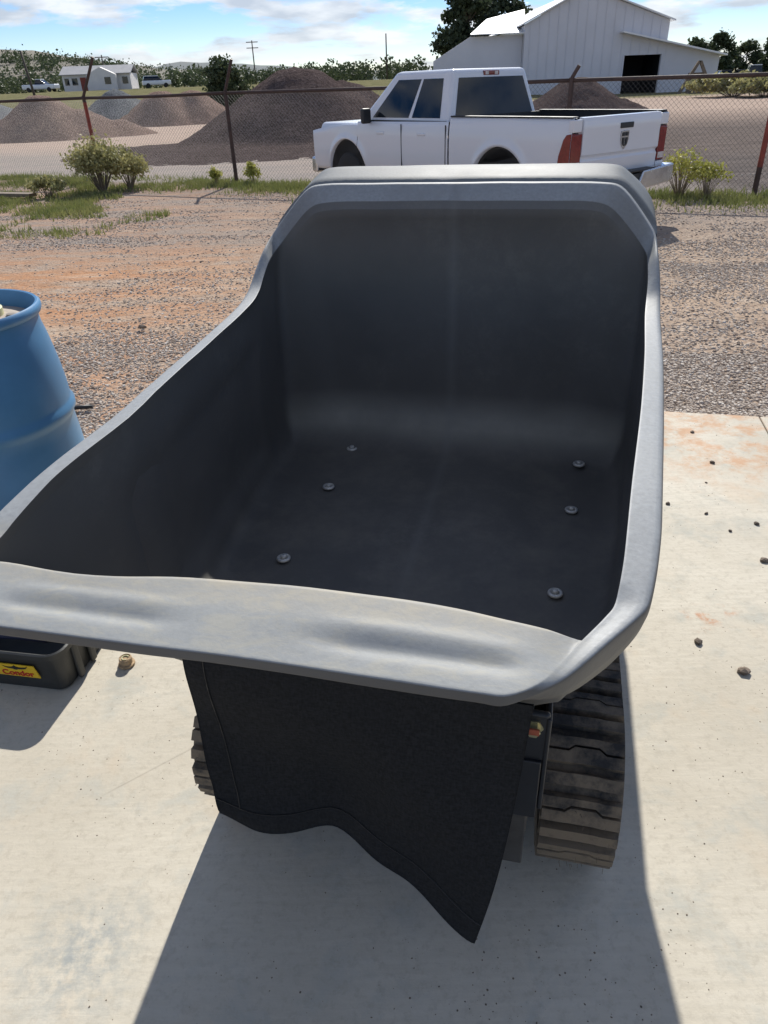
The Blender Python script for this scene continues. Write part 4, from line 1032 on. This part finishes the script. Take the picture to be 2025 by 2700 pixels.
for s in (-1, 1):
    # tail lamp wraps the corner
    b = MB(); outl = [(0.0, .70), (.17, .70), (.155, .86), (.10, 1.03), (.06, 1.08), (0.0, 1.09)]
    xs1 = s * (HWT + .014); xs0 = s * .770
    pts = [(xs1, y - .0, z) for y, z in outl]
    b.add([(xs1, y + .004, z) for y, z in outl] + [(s * .80, y + .004, z) for y, z in outl], [(0, 1, 2, 3, 4, 5), (6, 7, 8, 9, 10, 11)] + [(i, (i + 1) % 6, 6 + (i + 1) % 6, 6 + i) for i in range(6)])
    b.add([(s * .768, -.022, .70), (xs1 - s * .02, -.012, .70), (xs1 - s * .02, -.012, 1.07), (s * .768, -.022, 1.085), (s * .768, .02, .70), (xs1 - s * .02, .02, .70), (xs1 - s * .02, .02, 1.07), (s * .768, .02, 1.085)], [(0, 1, 2, 3), (4, 5, 6, 7), (0, 1, 5, 4), (2, 3, 7, 6), (0, 3, 7, 4), (1, 2, 6, 5)])
    tl = b.build('tail_lamp', M_red_lens, tk, fix=True, bevel=.006)
    b = MB(); b.box((s * .84, -.024, .755), (.115, .012, .07)); b.build('reverse_lens', M_clear_lens, tl, bevel=.004)
    b = MB(); b.box((s * .852, .02, 1.165), (.155, .07, .13)); b.build('bed_corner', M_paint, tk, bevel=.01)
    b = MB(); b.box((s * .852, .02, .64), (.155, .07, .10)); b.build('lower_corner', M_paint, tk, bevel=.01)
# bumper
for s in (-1, 1):
    b = MB(); poly = [(s * .32, .62), (s * .96, .66), (s * .97, .50), (s * .90, .44), (s * .28, .40), (s * .24, .47)]
    Mx = Matrix(((1, 0, 0, 0), (0, 0, 1, 0), (0, 1, 0, 0), (0, 0, 0, 1)))
    b.prism(poly, -.17, .02, Mx); b.build('bumper_end', M_chrome, tk, fix=True, bevel=.02, seg=3)
b = MB(); b.box((0, -.06, .52), (.70, .16, .15)); b.box((0, -.08, .625), (1.72, .16, .025)); b.build('bumper_step', M_dark_trim, tk, bevel=.008)
b = MB(); b.box((0, -.115, .41), (.62, .1, .045)); b.build('bumper_valance', M_chrome, tk, bevel=.012)
b = MB(); b.box((-.10, -.146, .525), (.29, .008, .145)); pl = b.build('licence_plate', M_white_lab, tk, bevel=.004)
b = MB()
for i, x in enumerate((-.19, -.155, -.12, -.07, -.035, 0.0)): b.box((x, -.152, .525), (.018, .003, .05))
b.build('plate_smudges', simple('faded_plate_print', (.30, .33, .40), .6, .3, 40), pl)
b = MB(); b.box((.0, -.10, .36), (.09, .2, .07)); b.build('tow_hitch', M_dark_trim, tk, bevel=.006)
# cab
def frustum(name, x0, x1, ya0, yb0, z0, ya1, yb1, z1, mat, parent, bevel=0.05):
    b = MB(); vs = []
    for z, hx, ya, yb in ((z0, x0, ya0, yb0), (z1, x1, ya1, yb1)): vs += [(-hx, ya, z), (hx, ya, z), (hx, yb, z), (-hx, yb, z)]
    b.add(vs, [(3, 2, 1, 0), (4, 5, 6, 7), (0, 1, 5, 4), (1, 2, 6, 5), (2, 3, 7, 6), (3, 0, 4, 7)]); return b.build(name, mat, parent, bevel=bevel, seg=4)
frustum('cab_shell', .885, .70, 2.10, 4.16, 1.15, 2.24, 3.42, 1.79, M_paint, tk, .06)
def quad_on(name, c4, mat, parent, th=.006):
    b = MB(); b.add(c4, [(0, 1, 2, 3)]); o = b.build(name, mat, parent, fix=False); md = o.modifiers.new('s', 'SOLIDIFY'); md.thickness = th; md.offset = 0; return o
def cabpt(face, a, t):
    """a across 0..1, t height 0..1 on one face of the cab"""
    z = lerp(1.15, 1.79, t); hx = lerp(.885, .70, t) + .003; yr = lerp(2.10, 2.24, t) - .004; yf = lerp(4.16, 3.42, t) + .004
    if face == 'rear': return (lerp(-hx, hx, a), yr, z)
    if face == 'front': return (lerp(-hx, hx, a), yf, z)
    if face == 'left': return (-hx, lerp(yr, yf, a), z)
    return (hx, lerp(yr, yf, a), z)
quad_on('rear_window', [cabpt('rear', .06, .10), cabpt('rear', .94, .10), cabpt('rear', .92, .84), cabpt('rear', .08, .84)], M_glass, tk)
quad_on('windshield', [cabpt('front', .06, .06), cabpt('front', .94, .06), cabpt('front', .92, .90), cabpt('front', .08, .90)], M_glass, tk)
for fc in ('left', 'right'):
    quad_on('side_window', [cabpt(fc, .10, .12), cabpt(fc, .40, .12), cabpt(fc, .43, .84), cabpt(fc, .13, .84)], M_glass, tk)
    quad_on('side_window', [cabpt(fc, .44, .12), cabpt(fc, .86, .12), cabpt(fc, .84, .84), cabpt(fc, .47, .84)], M_glass, tk)
b = MB(); b.box((0, 2.232, 1.735), (.30, .03, .055)); bl = b.build('brake_lamp', M_red_lens, tk, bevel=.006)
for s in (-1, 1):
    b = MB(); b.box((s * .09, 2.215, 1.735), (.06, .006, .04)); b.build('cargo_lens', M_clear_lens, bl)
    b = MB(); b.box((s * 1.0, 3.80, 1.25), (.16, .08, .20)); b.build('door_mirror', M_dark_trim, tk, bevel=.03, seg=3)
    for y in (2.62, 3.55):
        b = MB(); b.box((s * .935, y, 1.03), (.02, .17, .035)); b.build('door_handle', M_paint, tk, bevel=.008)
for s in (-1, 1):
    for y in (3.06, 2.12):
        b = MB(); b.box((s * .9345, y, .84), (.012, .010, .62)); b.build('door_gap', M_dark_trim, tk)
    b = MB(); b.box((s * .915, 3.1, .455), (.05, 2.0, .05)); b.build('side_step', M_dark_trim, tk, bevel=.01)
    b = MB(); b.box((s * .893, 3.1, 1.185), (.02, 1.9, .022)); b.build('window_trim', M_dark_trim, tk)
frustum('hood', .86, .80, 4.10, 5.34, .95, 4.12, 5.28, 1.145, M_paint, tk, .05)
b = MB(); b.box((0, 5.36, .85), (1.25, .08, .42)); b.build('grille', M_dark_trim, tk, bevel=.03)
b = MB(); b.box((0, 5.42, .52), (1.84, .16, .24)); b.build('front_bumper', M_chrome, tk, bevel=.04, seg=3)
for s in (-1, 1):
    b = MB(); b.box((s * .76, 5.33, .92), (.28, .10, .22)); b.build('headlight', M_clear_lens, tk, bevel=.03)
b = MB(); b.box((0, 2.7, .50), (1.5, 4.9, .12)); b.build('underbody', M_dark_trim, tk)
for a in AX:
    for s in (-1, 1):
        b = MB(); Mx = Matrix.Translation((s * .62, a, AZ)) @ Matrix.Rotation(pi / 2, 4, 'Y'); b.lathe([(AR - .005, -.28), (AR - .005, .28), (AR - .03, .28), (AR - .03, -.28)], 30, Mx); b.build('wheel_well', M_dark_trim, tk)
        Mx = Matrix.Translation((s * .80, a, .37)) @ Matrix.Rotation(pi / 2, 4, 'Y')
        b = MB(); b.lathe([(.22, -.12), (.34, -.125), (.368, -.10), (.372, 0), (.368, .10), (.34, .125), (.22, .12)], 36, Mx); ty = b.build('tyre', M_tyre, tk, ang=50)
        b = MB(); b.lathe([(0, -.10), (.06, -.105), (.08, -.07), (.19, -.06), (.225, -.11), (.225, .11), (.19, .06), (.08, .07), (.06, .105), (0, .10)], 30, Mx); b.build('rim', M_alloy, ty, ang=40)

# ------------------------------------------------------------------ plants
def leaves(b, pts, size, r_, elong=1.6):
    for p in pts:
        d = Vector((r_.gauss(0, 1), r_.gauss(0, 1), r_.gauss(0, 1))).normalized(); e = d.orthogonal().normalized()
        e = Matrix.Rotation(r_.uniform(0, 6.28), 3, d) @ e; s = size * r_.uniform(.6, 1.4)
        b.add([p - d * s * elong * .5, p + e * s * .5, p + d * s * elong * .5, p - e * s * .5], [(0, 1, 2, 3)])
def bush(name, label, loc, h, rx, mat, n, seed, stems=30, leaf=.03, cat_='bush', group=None, open_=.55, twig=M_twig):
    r_ = random.Random(seed); t = thing(name, label, cat_, loc, 0, group)
    b = MB(); tips = []
    for i in range(stems):
        a = r_.uniform(0, 2 * pi); k = sqrt(r_.random()); q = Vector((rx * k * cos(a), rx * k * sin(a), h * r_.uniform(.65, 1.0) * (1 - .35 * k * k)))
        mid = q * .5 + Vector((r_.uniform(-.05, .05) * rx, r_.uniform(-.05, .05) * rx, h * .08)); b.tube([(q.x * .08, q.y * .08, -.03), mid, q], .008 * h + .002, 4, False, .002); tips.append((mid, q))
    b.build('stems', twig, t)
    b = MB(); pts = []
    for i in range(n):
        mid, q = tips[r_.randrange(len(tips))]; u = r_.random() ** open_; p = mid.lerp(q, u); sp = h * .085
        pts.append(p + Vector((r_.gauss(0, sp), r_.gauss(0, sp), r_.gauss(0, sp * .8))))
    leaves(b, [p for p in pts if p.z > .02], leaf, r_); b.build('foliage', mat, t); return t
p = gp(272, 505); bush('rabbitbrush', 'wide pale green brush growing round the red painted fence post', (p.x, p.y, 0), 1.0, .55, M_leaf_rab, 4200, 1, 50, .038)
p = gp(330, 500); bush('rabbitbrush', 'lower yellow green brush on the right flank of the brush at the red post', (p.x + .05, p.y + .2, 0), .80, .38, M_leaf_rab, 2200, 2, 30, .038)
p = gp(125, 520); bush('weed_clump', 'low olive weed clump left of the brush at the red fence post', (p.x, p.y, 0), .38, .42, M_leaf_rab, 1500, 3, 30, .036)
p = gp(572, 487); bush('weed_tuft', 'small yellow green weed just left of the middle fence post', (p.x, p.y, 0), .34, .13, M_leaf_bright, 700, 4, 14, .03)
p = gp(668, 484); bush('weed_tuft', 'small yellow green weed just right of the middle fence post', (p.x, p.y, 0), .40, .15, M_leaf_bright, 800, 5, 14, .03)
p = gp(1790, 515); bush('tall_weed', 'lanky bright yellow green weed beside the truck bumper', (p.x, p.y, 0), .68, .36, M_leaf_bright, 900, 6, 34, .030, open_=.30)
p = gp(1860, 520); bush('tall_weed', 'shorter yellow green weed right of the lanky one by the truck', (p.x, p.y, 0), .50, .34, M_leaf_bright, 600, 7, 24, .032, open_=.30)
p = at(1930, 262, 60); bush('scrub_bush', 'broad grey green scrub in front of the barn at the right', (p.x, p.y, 0), 1.5, 3.4, M_leaf_rab, 7000, 8, 60, .20)
p = at(2015, 262, 56); bush('scrub_bush', 'second grey green scrub cut by the right photo edge', (p.x, p.y, 0), 1.2, 2.6, M_leaf_rab, 5000, 9, 50, .18)

# grass and weeds along the fence foot (uncountable)
def grass_field(name, n, sampler, h, seed, mat, label):
    r_ = random.Random(seed); b = MB(); k = 0
    while k < n:
        q = sampler(r_)
        if q is None: continue
        x, y = q; k += 1; a = r_.uniform(0, 6.28); hh = h * r_.uniform(.4, 1.3); w = .006 + .006 * r_.random(); ln = r_.uniform(.1, .6) * hh
        z = terrain(x, y); c_, s_ = cos(a), sin(a); la = r_.uniform(0, 6.28)
        b.add([(x - w * c_, y - w * s_, z), (x + w * c_, y + w * s_, z), (x + ln * cos(la), y + ln * sin(la), z + hh)], [(0, 1, 2)])
    o = b.build(name, mat); tag(o, label, 'grass', kind='stuff'); return o
def samp_strip(r_):
    s_ = r_.uniform(-11, 11.5); d = r_.gauss(-.55, .50)
    p = FA + fd * s_ + fnr * d
    if mnoise.noise(Vector((p.x * .8, p.y * .8, 5))) + .35 * mnoise.noise(Vector((p.x * 3, p.y * 3, 8))) < r_.uniform(-.35, .30): return None
    return p.x, p.y
def samp_left(r_):
    x = r_.uniform(-8.5, -3.2); y = r_.uniform(10.2, 16.5)
    if y > 16.21 - .5 * (x + 2.79) - .2: return None
    if mnoise.noise(Vector((x * .7, y * .7, 15))) + .4 * mnoise.noise(Vector((x * 3, y * 3, 8))) < .05 + .5 * smooth(-6.2, -3.4, x) + r_.uniform(-.25, .25): return None
    return x, y
grass_field('fence_grass', 24000, samp_strip, .095, 1, M_grass, 'green weeds and grass along the foot of the chain link fence')
grass_field('corner_grass', 15000, samp_left, .085, 2, M_grass, 'patchy green weeds on the dirt at the left photo edge')
b = MB(); p = gp(20, 520); b.box((p.x, p.y, .05), (1.3, .22, .06), radians(-22)); tag(b.build('old_plank', M_wood, bevel=.006), 'weathered plank lying in the weeds at the left photo edge', 'plank')

# trees
def tree(name, label, loc, h, rx, mat, n, seed, leaf, group=None, base=.15, shape='round', clumps=26):
    r_ = random.Random(seed); t = thing(name, label, 'tree', loc, 0, group)
    b = MB(); b.tube([(0, 0, -.2), (.03 * h * r_.uniform(-1, 1), 0, h * .35), (.04 * h * r_.uniform(-1, 1), .02 * h, h * .85)], .035 * h, 7, True, .01 * h)
    cl = []
    for i in range(clumps):
        a = r_.uniform(0, 6.28); t_ = r_.random(); z = lerp(base, .96, t_) * h
        if shape == 'round': w = rx * sqrt(max(0.05, 1 - (2 * t_ - .9) ** 2))
        else: w = rx * (1.05 - t_) * (.75 + .5 * r_.random())
        k = sqrt(r_.random()) * w; c_ = Vector((k * cos(a), k * sin(a), z)); cl.append((c_, r_.uniform(.16, .30) * rx * (1 if shape == 'round' else 1.1)))
        b.tube([(0, 0, z * .75), c_], .010 * h, 4, False, .004 * h)
    b.build('trunk', M_bark, t)
    b = MB(); pts = []
    for i in range(n):
        c_, rr = cl[r_.randrange(len(cl))]; d = Vector((r_.gauss(0, 1), r_.gauss(0, 1), r_.gauss(0, .75))); pts.append(c_ + d * rr * .62)
    leaves(b, [p for p in pts if p.z > 0.05], leaf, r_, 1.4); b.build('crown', mat, t); return t
p = at(596, 262, 62); tree('juniper_tree', 'dark round juniper standing behind the middle fence post', (p.x, p.y, 0), 3.6, 1.75, M_leaf_far, 7000, 1, .17, clumps=40)
p = at(1218, 210, 120); tree('tall_pine', 'tall dark pine behind the barn, left one at the top of the photo', (p.x, p.y, 0), 13.5, 4.2, M_leaf_pine, 9000, 2, .42, 'pines behind the barn', .35, 'round', 40)
p = at(1300, 210, 128); tree('tall_pine', 'tall dark pine behind the barn, right one touching the gable', (p.x, p.y, 0), 15.0, 4.2, M_leaf_pine, 9000, 3, .42, 'pines behind the barn', .4, 'round', 40)
for i, (px, Y, h, lb) in enumerate(((1822, 118, 5.5, 'round dark tree left of the pair right of the barn roof'), (1880, 125, 6.3, 'taller round dark tree right of the barn roof'), (1960, 132, 5.2, 'round dark tree between the barn and the right photo edge'), (2025, 128, 5.6, 'round dark tree cut by the right photo edge'))):
    p = at(px, 200, Y); tree('juniper_tree', lb, (p.x, p.y, 0), h, 2.6, M_leaf_far, 4200, 20 + i, .30, 'trees right of the barn', .1, 'round', 26)
# far woods on the left (one mass)
r_ = random.Random(5); b = MB(); cl = []
for i in range(430):
    Y = r_.uniform(165, 420); px = r_.uniform(-120, 1260); p = at(px, 240, Y)
    h = r_.uniform(2.0, 4.4) * (1 + .2 * (Y - 165) / 250)
    cl.append((p.x, Y, terrain(p.x, Y), h))
for i in range(70):
    px = r_.uniform(150, 1250); Y = r_.uniform(150, 164); p = at(px, 240, Y); cl.append((p.x, Y, terrain(p.x, Y), r_.uniform(1.8, 3.4)))
for x, y, z, h in cl:
    pts = []
    for k in range(150):
        d = Vector((r_.gauss(0, 1), r_.gauss(0, 1), r_.gauss(0, 1))).normalized() * r_.random() ** .4
        pts.append(Vector((x + d.x * h * .5, y + d.y * h * .5, z + h * .5 + d.z * h * .5)))
    leaves(b, pts, h * .11, r_, 1.3)
tag(b.build('distant_wood', M_leaf_far), 'dark juniper woodland along the far left skyline', 'wood', kind='stuff')
r_ = random.Random(9); b = MB()
for i in range(520):
    Y = r_.uniform(600, 890); px = r_.uniform(-150, 620); p = at(px, 240, Y); h = r_.uniform(4, 8); tpy = (Y - 550) / 350
    zt = max(terrain(p.x, Y), (at(px, lerp(150, 200, smooth(0, 600, px)), 900).z) * sin(max(0, min(1, tpy)) * pi / 2))
    pts = [Vector((p.x + r_.gauss(0, h * .4), Y + r_.gauss(0, h * .4), zt + abs(r_.gauss(0, h * .4)))) for k in range(26)]
    leaves(b, pts, h * .22, r_, 1.3)
tag(b.build('hill_scrub', M_leaf_far), 'scattered dark scrub over the hillside at the far left', 'scrub', kind='stuff')

# ------------------------------------------------------------------ far house, vehicles, poles
hp = at(262, 246, 141); hz = terrain(hp.x, 141); HWD = 5.6
hs = thing('white_house', 'small white single storey house with a grey gable roof at the far left', 'house', (hp.x, 141, hz), radians(4))
b = MB(); b.box((0, 3, 1.15), (11.2, 6, 2.5)); b.build('wall', M_housewall, hs)
b = MB(); b.add([(-5.9, -.5, 2.3), (5.9, -.5, 2.3), (5.9, 3, 3.5), (-5.9, 3, 3.5), (5.9, 6.5, 2.3), (-5.9, 6.5, 2.3), (-5.9, -.5, 2.4), (5.9, -.5, 2.4), (5.9, 3, 3.65), (-5.9, 3, 3.65), (5.9, 6.5, 2.4), (-5.9, 6.5, 2.4)], [(6, 7, 8, 9), (9, 8, 10, 11), (0, 1, 7, 6), (4, 5, 11, 10), (1, 2, 8, 7), (2, 4, 10, 8), (0, 6, 9, 3), (3, 9, 11, 5), (0, 3, 2, 1), (3, 5, 4, 2)]); b.build('roof', M_houseroof, hs, fix=True)
b = MB(); b.add([(-1.2, -1.6, 0), (3.6, -1.6, 0), (3.6, -1.6, 2.2), (1.2, -1.6, 3.3), (-1.2, -1.6, 2.2), (-1.2, 0, 0), (3.6, 0, 0), (3.6, 0, 2.2), (1.2, 0, 3.3), (-1.2, 0, 2.2)], [(0, 1, 2, 3, 4), (5, 6, 7, 8, 9), (0, 1, 6, 5), (1, 2, 7, 6), (2, 3, 8, 7), (3, 4, 9, 8), (4, 0, 5, 9)]); b.build('front_gable', M_housewall, hs, fix=True)
for x, y, w in ((-3.6, -.03, .9), (-4.9, -.03, .7), (2.2, -1.63, 1.0), (4.7, -.03, .9)):
    b = MB(); b.box((x, y, 1.35), (w, .06, 1.0)); b.build('window', M_glass, hs)
b = MB(); b.box((-2.2, -.03, .95), (.95, .06, 1.95)); b.build('door', M_redox, hs)
def car(name, label, p, rz, kind='suv', mat=None, group=None):
    t = thing(name, label, 'car' if kind != 'van' else 'van', p, rz, group); mat = mat or M_paint
    L_, H_ = (4.7, 1.7) if kind == 'suv' else ((5.4, 1.75) if kind == 'pickup' else (5.2, 2.2))
    b = MB(); b.box((0, 0, .72), (L_, 1.85, .66)); b.build('body', mat, t, bevel=.12, seg=3)
    x0, x1 = {'suv': (-2.2, 1.0), 'pickup': (-.6, 1.2), 'van': (-2.5, 1.8)}[kind]
    b = MB(); b.add([(x0, -.85, 1.03), (x1, -.85, 1.03), (x1, .85, 1.03), (x0, .85, 1.03), (x0 + .25, -.68, H_ - .06), (x1 - .75, -.68, H_ - .06), (x1 - .75, .68, H_ - .06), (x0 + .25, .68, H_ - .06)], [(3, 2, 1, 0), (4, 5, 6, 7), (0, 1, 5, 4), (1, 2, 6, 5), (2, 3, 7, 6), (3, 0, 4, 7)]); b.build('glasshouse', M_glass, t, bevel=.03)
    b = MB(); b.box(((x0 + x1) / 2 - .25, 0, H_ - .02), (x1 - x0 - .9, 1.42, .10)); b.build('roof', mat, t, bevel=.04)
    for sx in (-L_ * .31, L_ * .31):
        for sy in (-.82, .82):
            b = MB(); b.lathe([(0, -.11), (.33, -.11), (.35, 0), (.33, .11), (0, .11)], 18, Matrix.Translation((sx, sy, .35)) @ Matrix.Rotation(pi / 2, 4, 'X')); b.build('wheel', M_tyre, t, ang=40)
    return t
p = at(402, 238, 138); car('parked_suv', 'white sport utility vehicle on the road right of the white house', (p.x, 141.5, terrain(p.x, 141.5) + .08), radians(18), 'suv')
p = at(112, 246, 132); car('far_pickup', 'small white pickup left of the white house', (p.x, 132, terrain(p.x, 132)), radians(-5), 'pickup')
M_cardark = simple('dark_car_paint', (.03, .035, .05), .3, .1, 2)
p = at(1985, 200, 112); car('parked_van', 'white van parked at the far right behind the scrub', (p.x, 112, terrain(p.x, 112)), radians(70), 'van')
p = at(1905, 200, 118); car('parked_car', 'dark car parked just right of the barn', (p.x, 118, terrain(p.x, 118)), radians(80), 'suv', M_cardark)
p = at(1952, 200, 120); car('parked_car', 'dark car parked between the barn and the white van', (p.x, 120, terrain(p.x, 120)), radians(75), 'suv', M_cardark)
POLES = [(92, 246, 88, 133, 'tilted wooden utility pole at the far left skyline', -.09), (286, 240, 150, 144, 'wooden utility pole with a crossarm above the white house', 0), (677, 232, 175, 106, 'wooden utility pole with two crossarms right of the middle fence post', 0), (1021, 225, 150, 88, 'plain utility pole left of the tall pines', 0)]
tops = []
for px, py, Y, pt, lb, lean in POLES:
    q = at(px, py, Y); tz = at(px, pt, Y).z; z0 = terrain(q.x, Y); h = tz - z0
    t = thing('utility_pole', lb, 'pole', (q.x, Y, z0)); b = MB(); b.tube([(0, 0, -.3), (lean * h, 0, h)], .15, 9, True, .10); b.build('pole_shaft', M_pole, t, smooth_=True)
    if 'crossarm' in lb:
        for dz in ((.35,) if 'two' not in lb else (.3, 1.3)):
            b = MB(); b.box((lean * h, -.12, h - dz), (2.4, .12, .14)); b.build('crossarm', M_pole, t)
    tops.append(Vector((q.x + lean * h, Y, z0 + h - .3)))
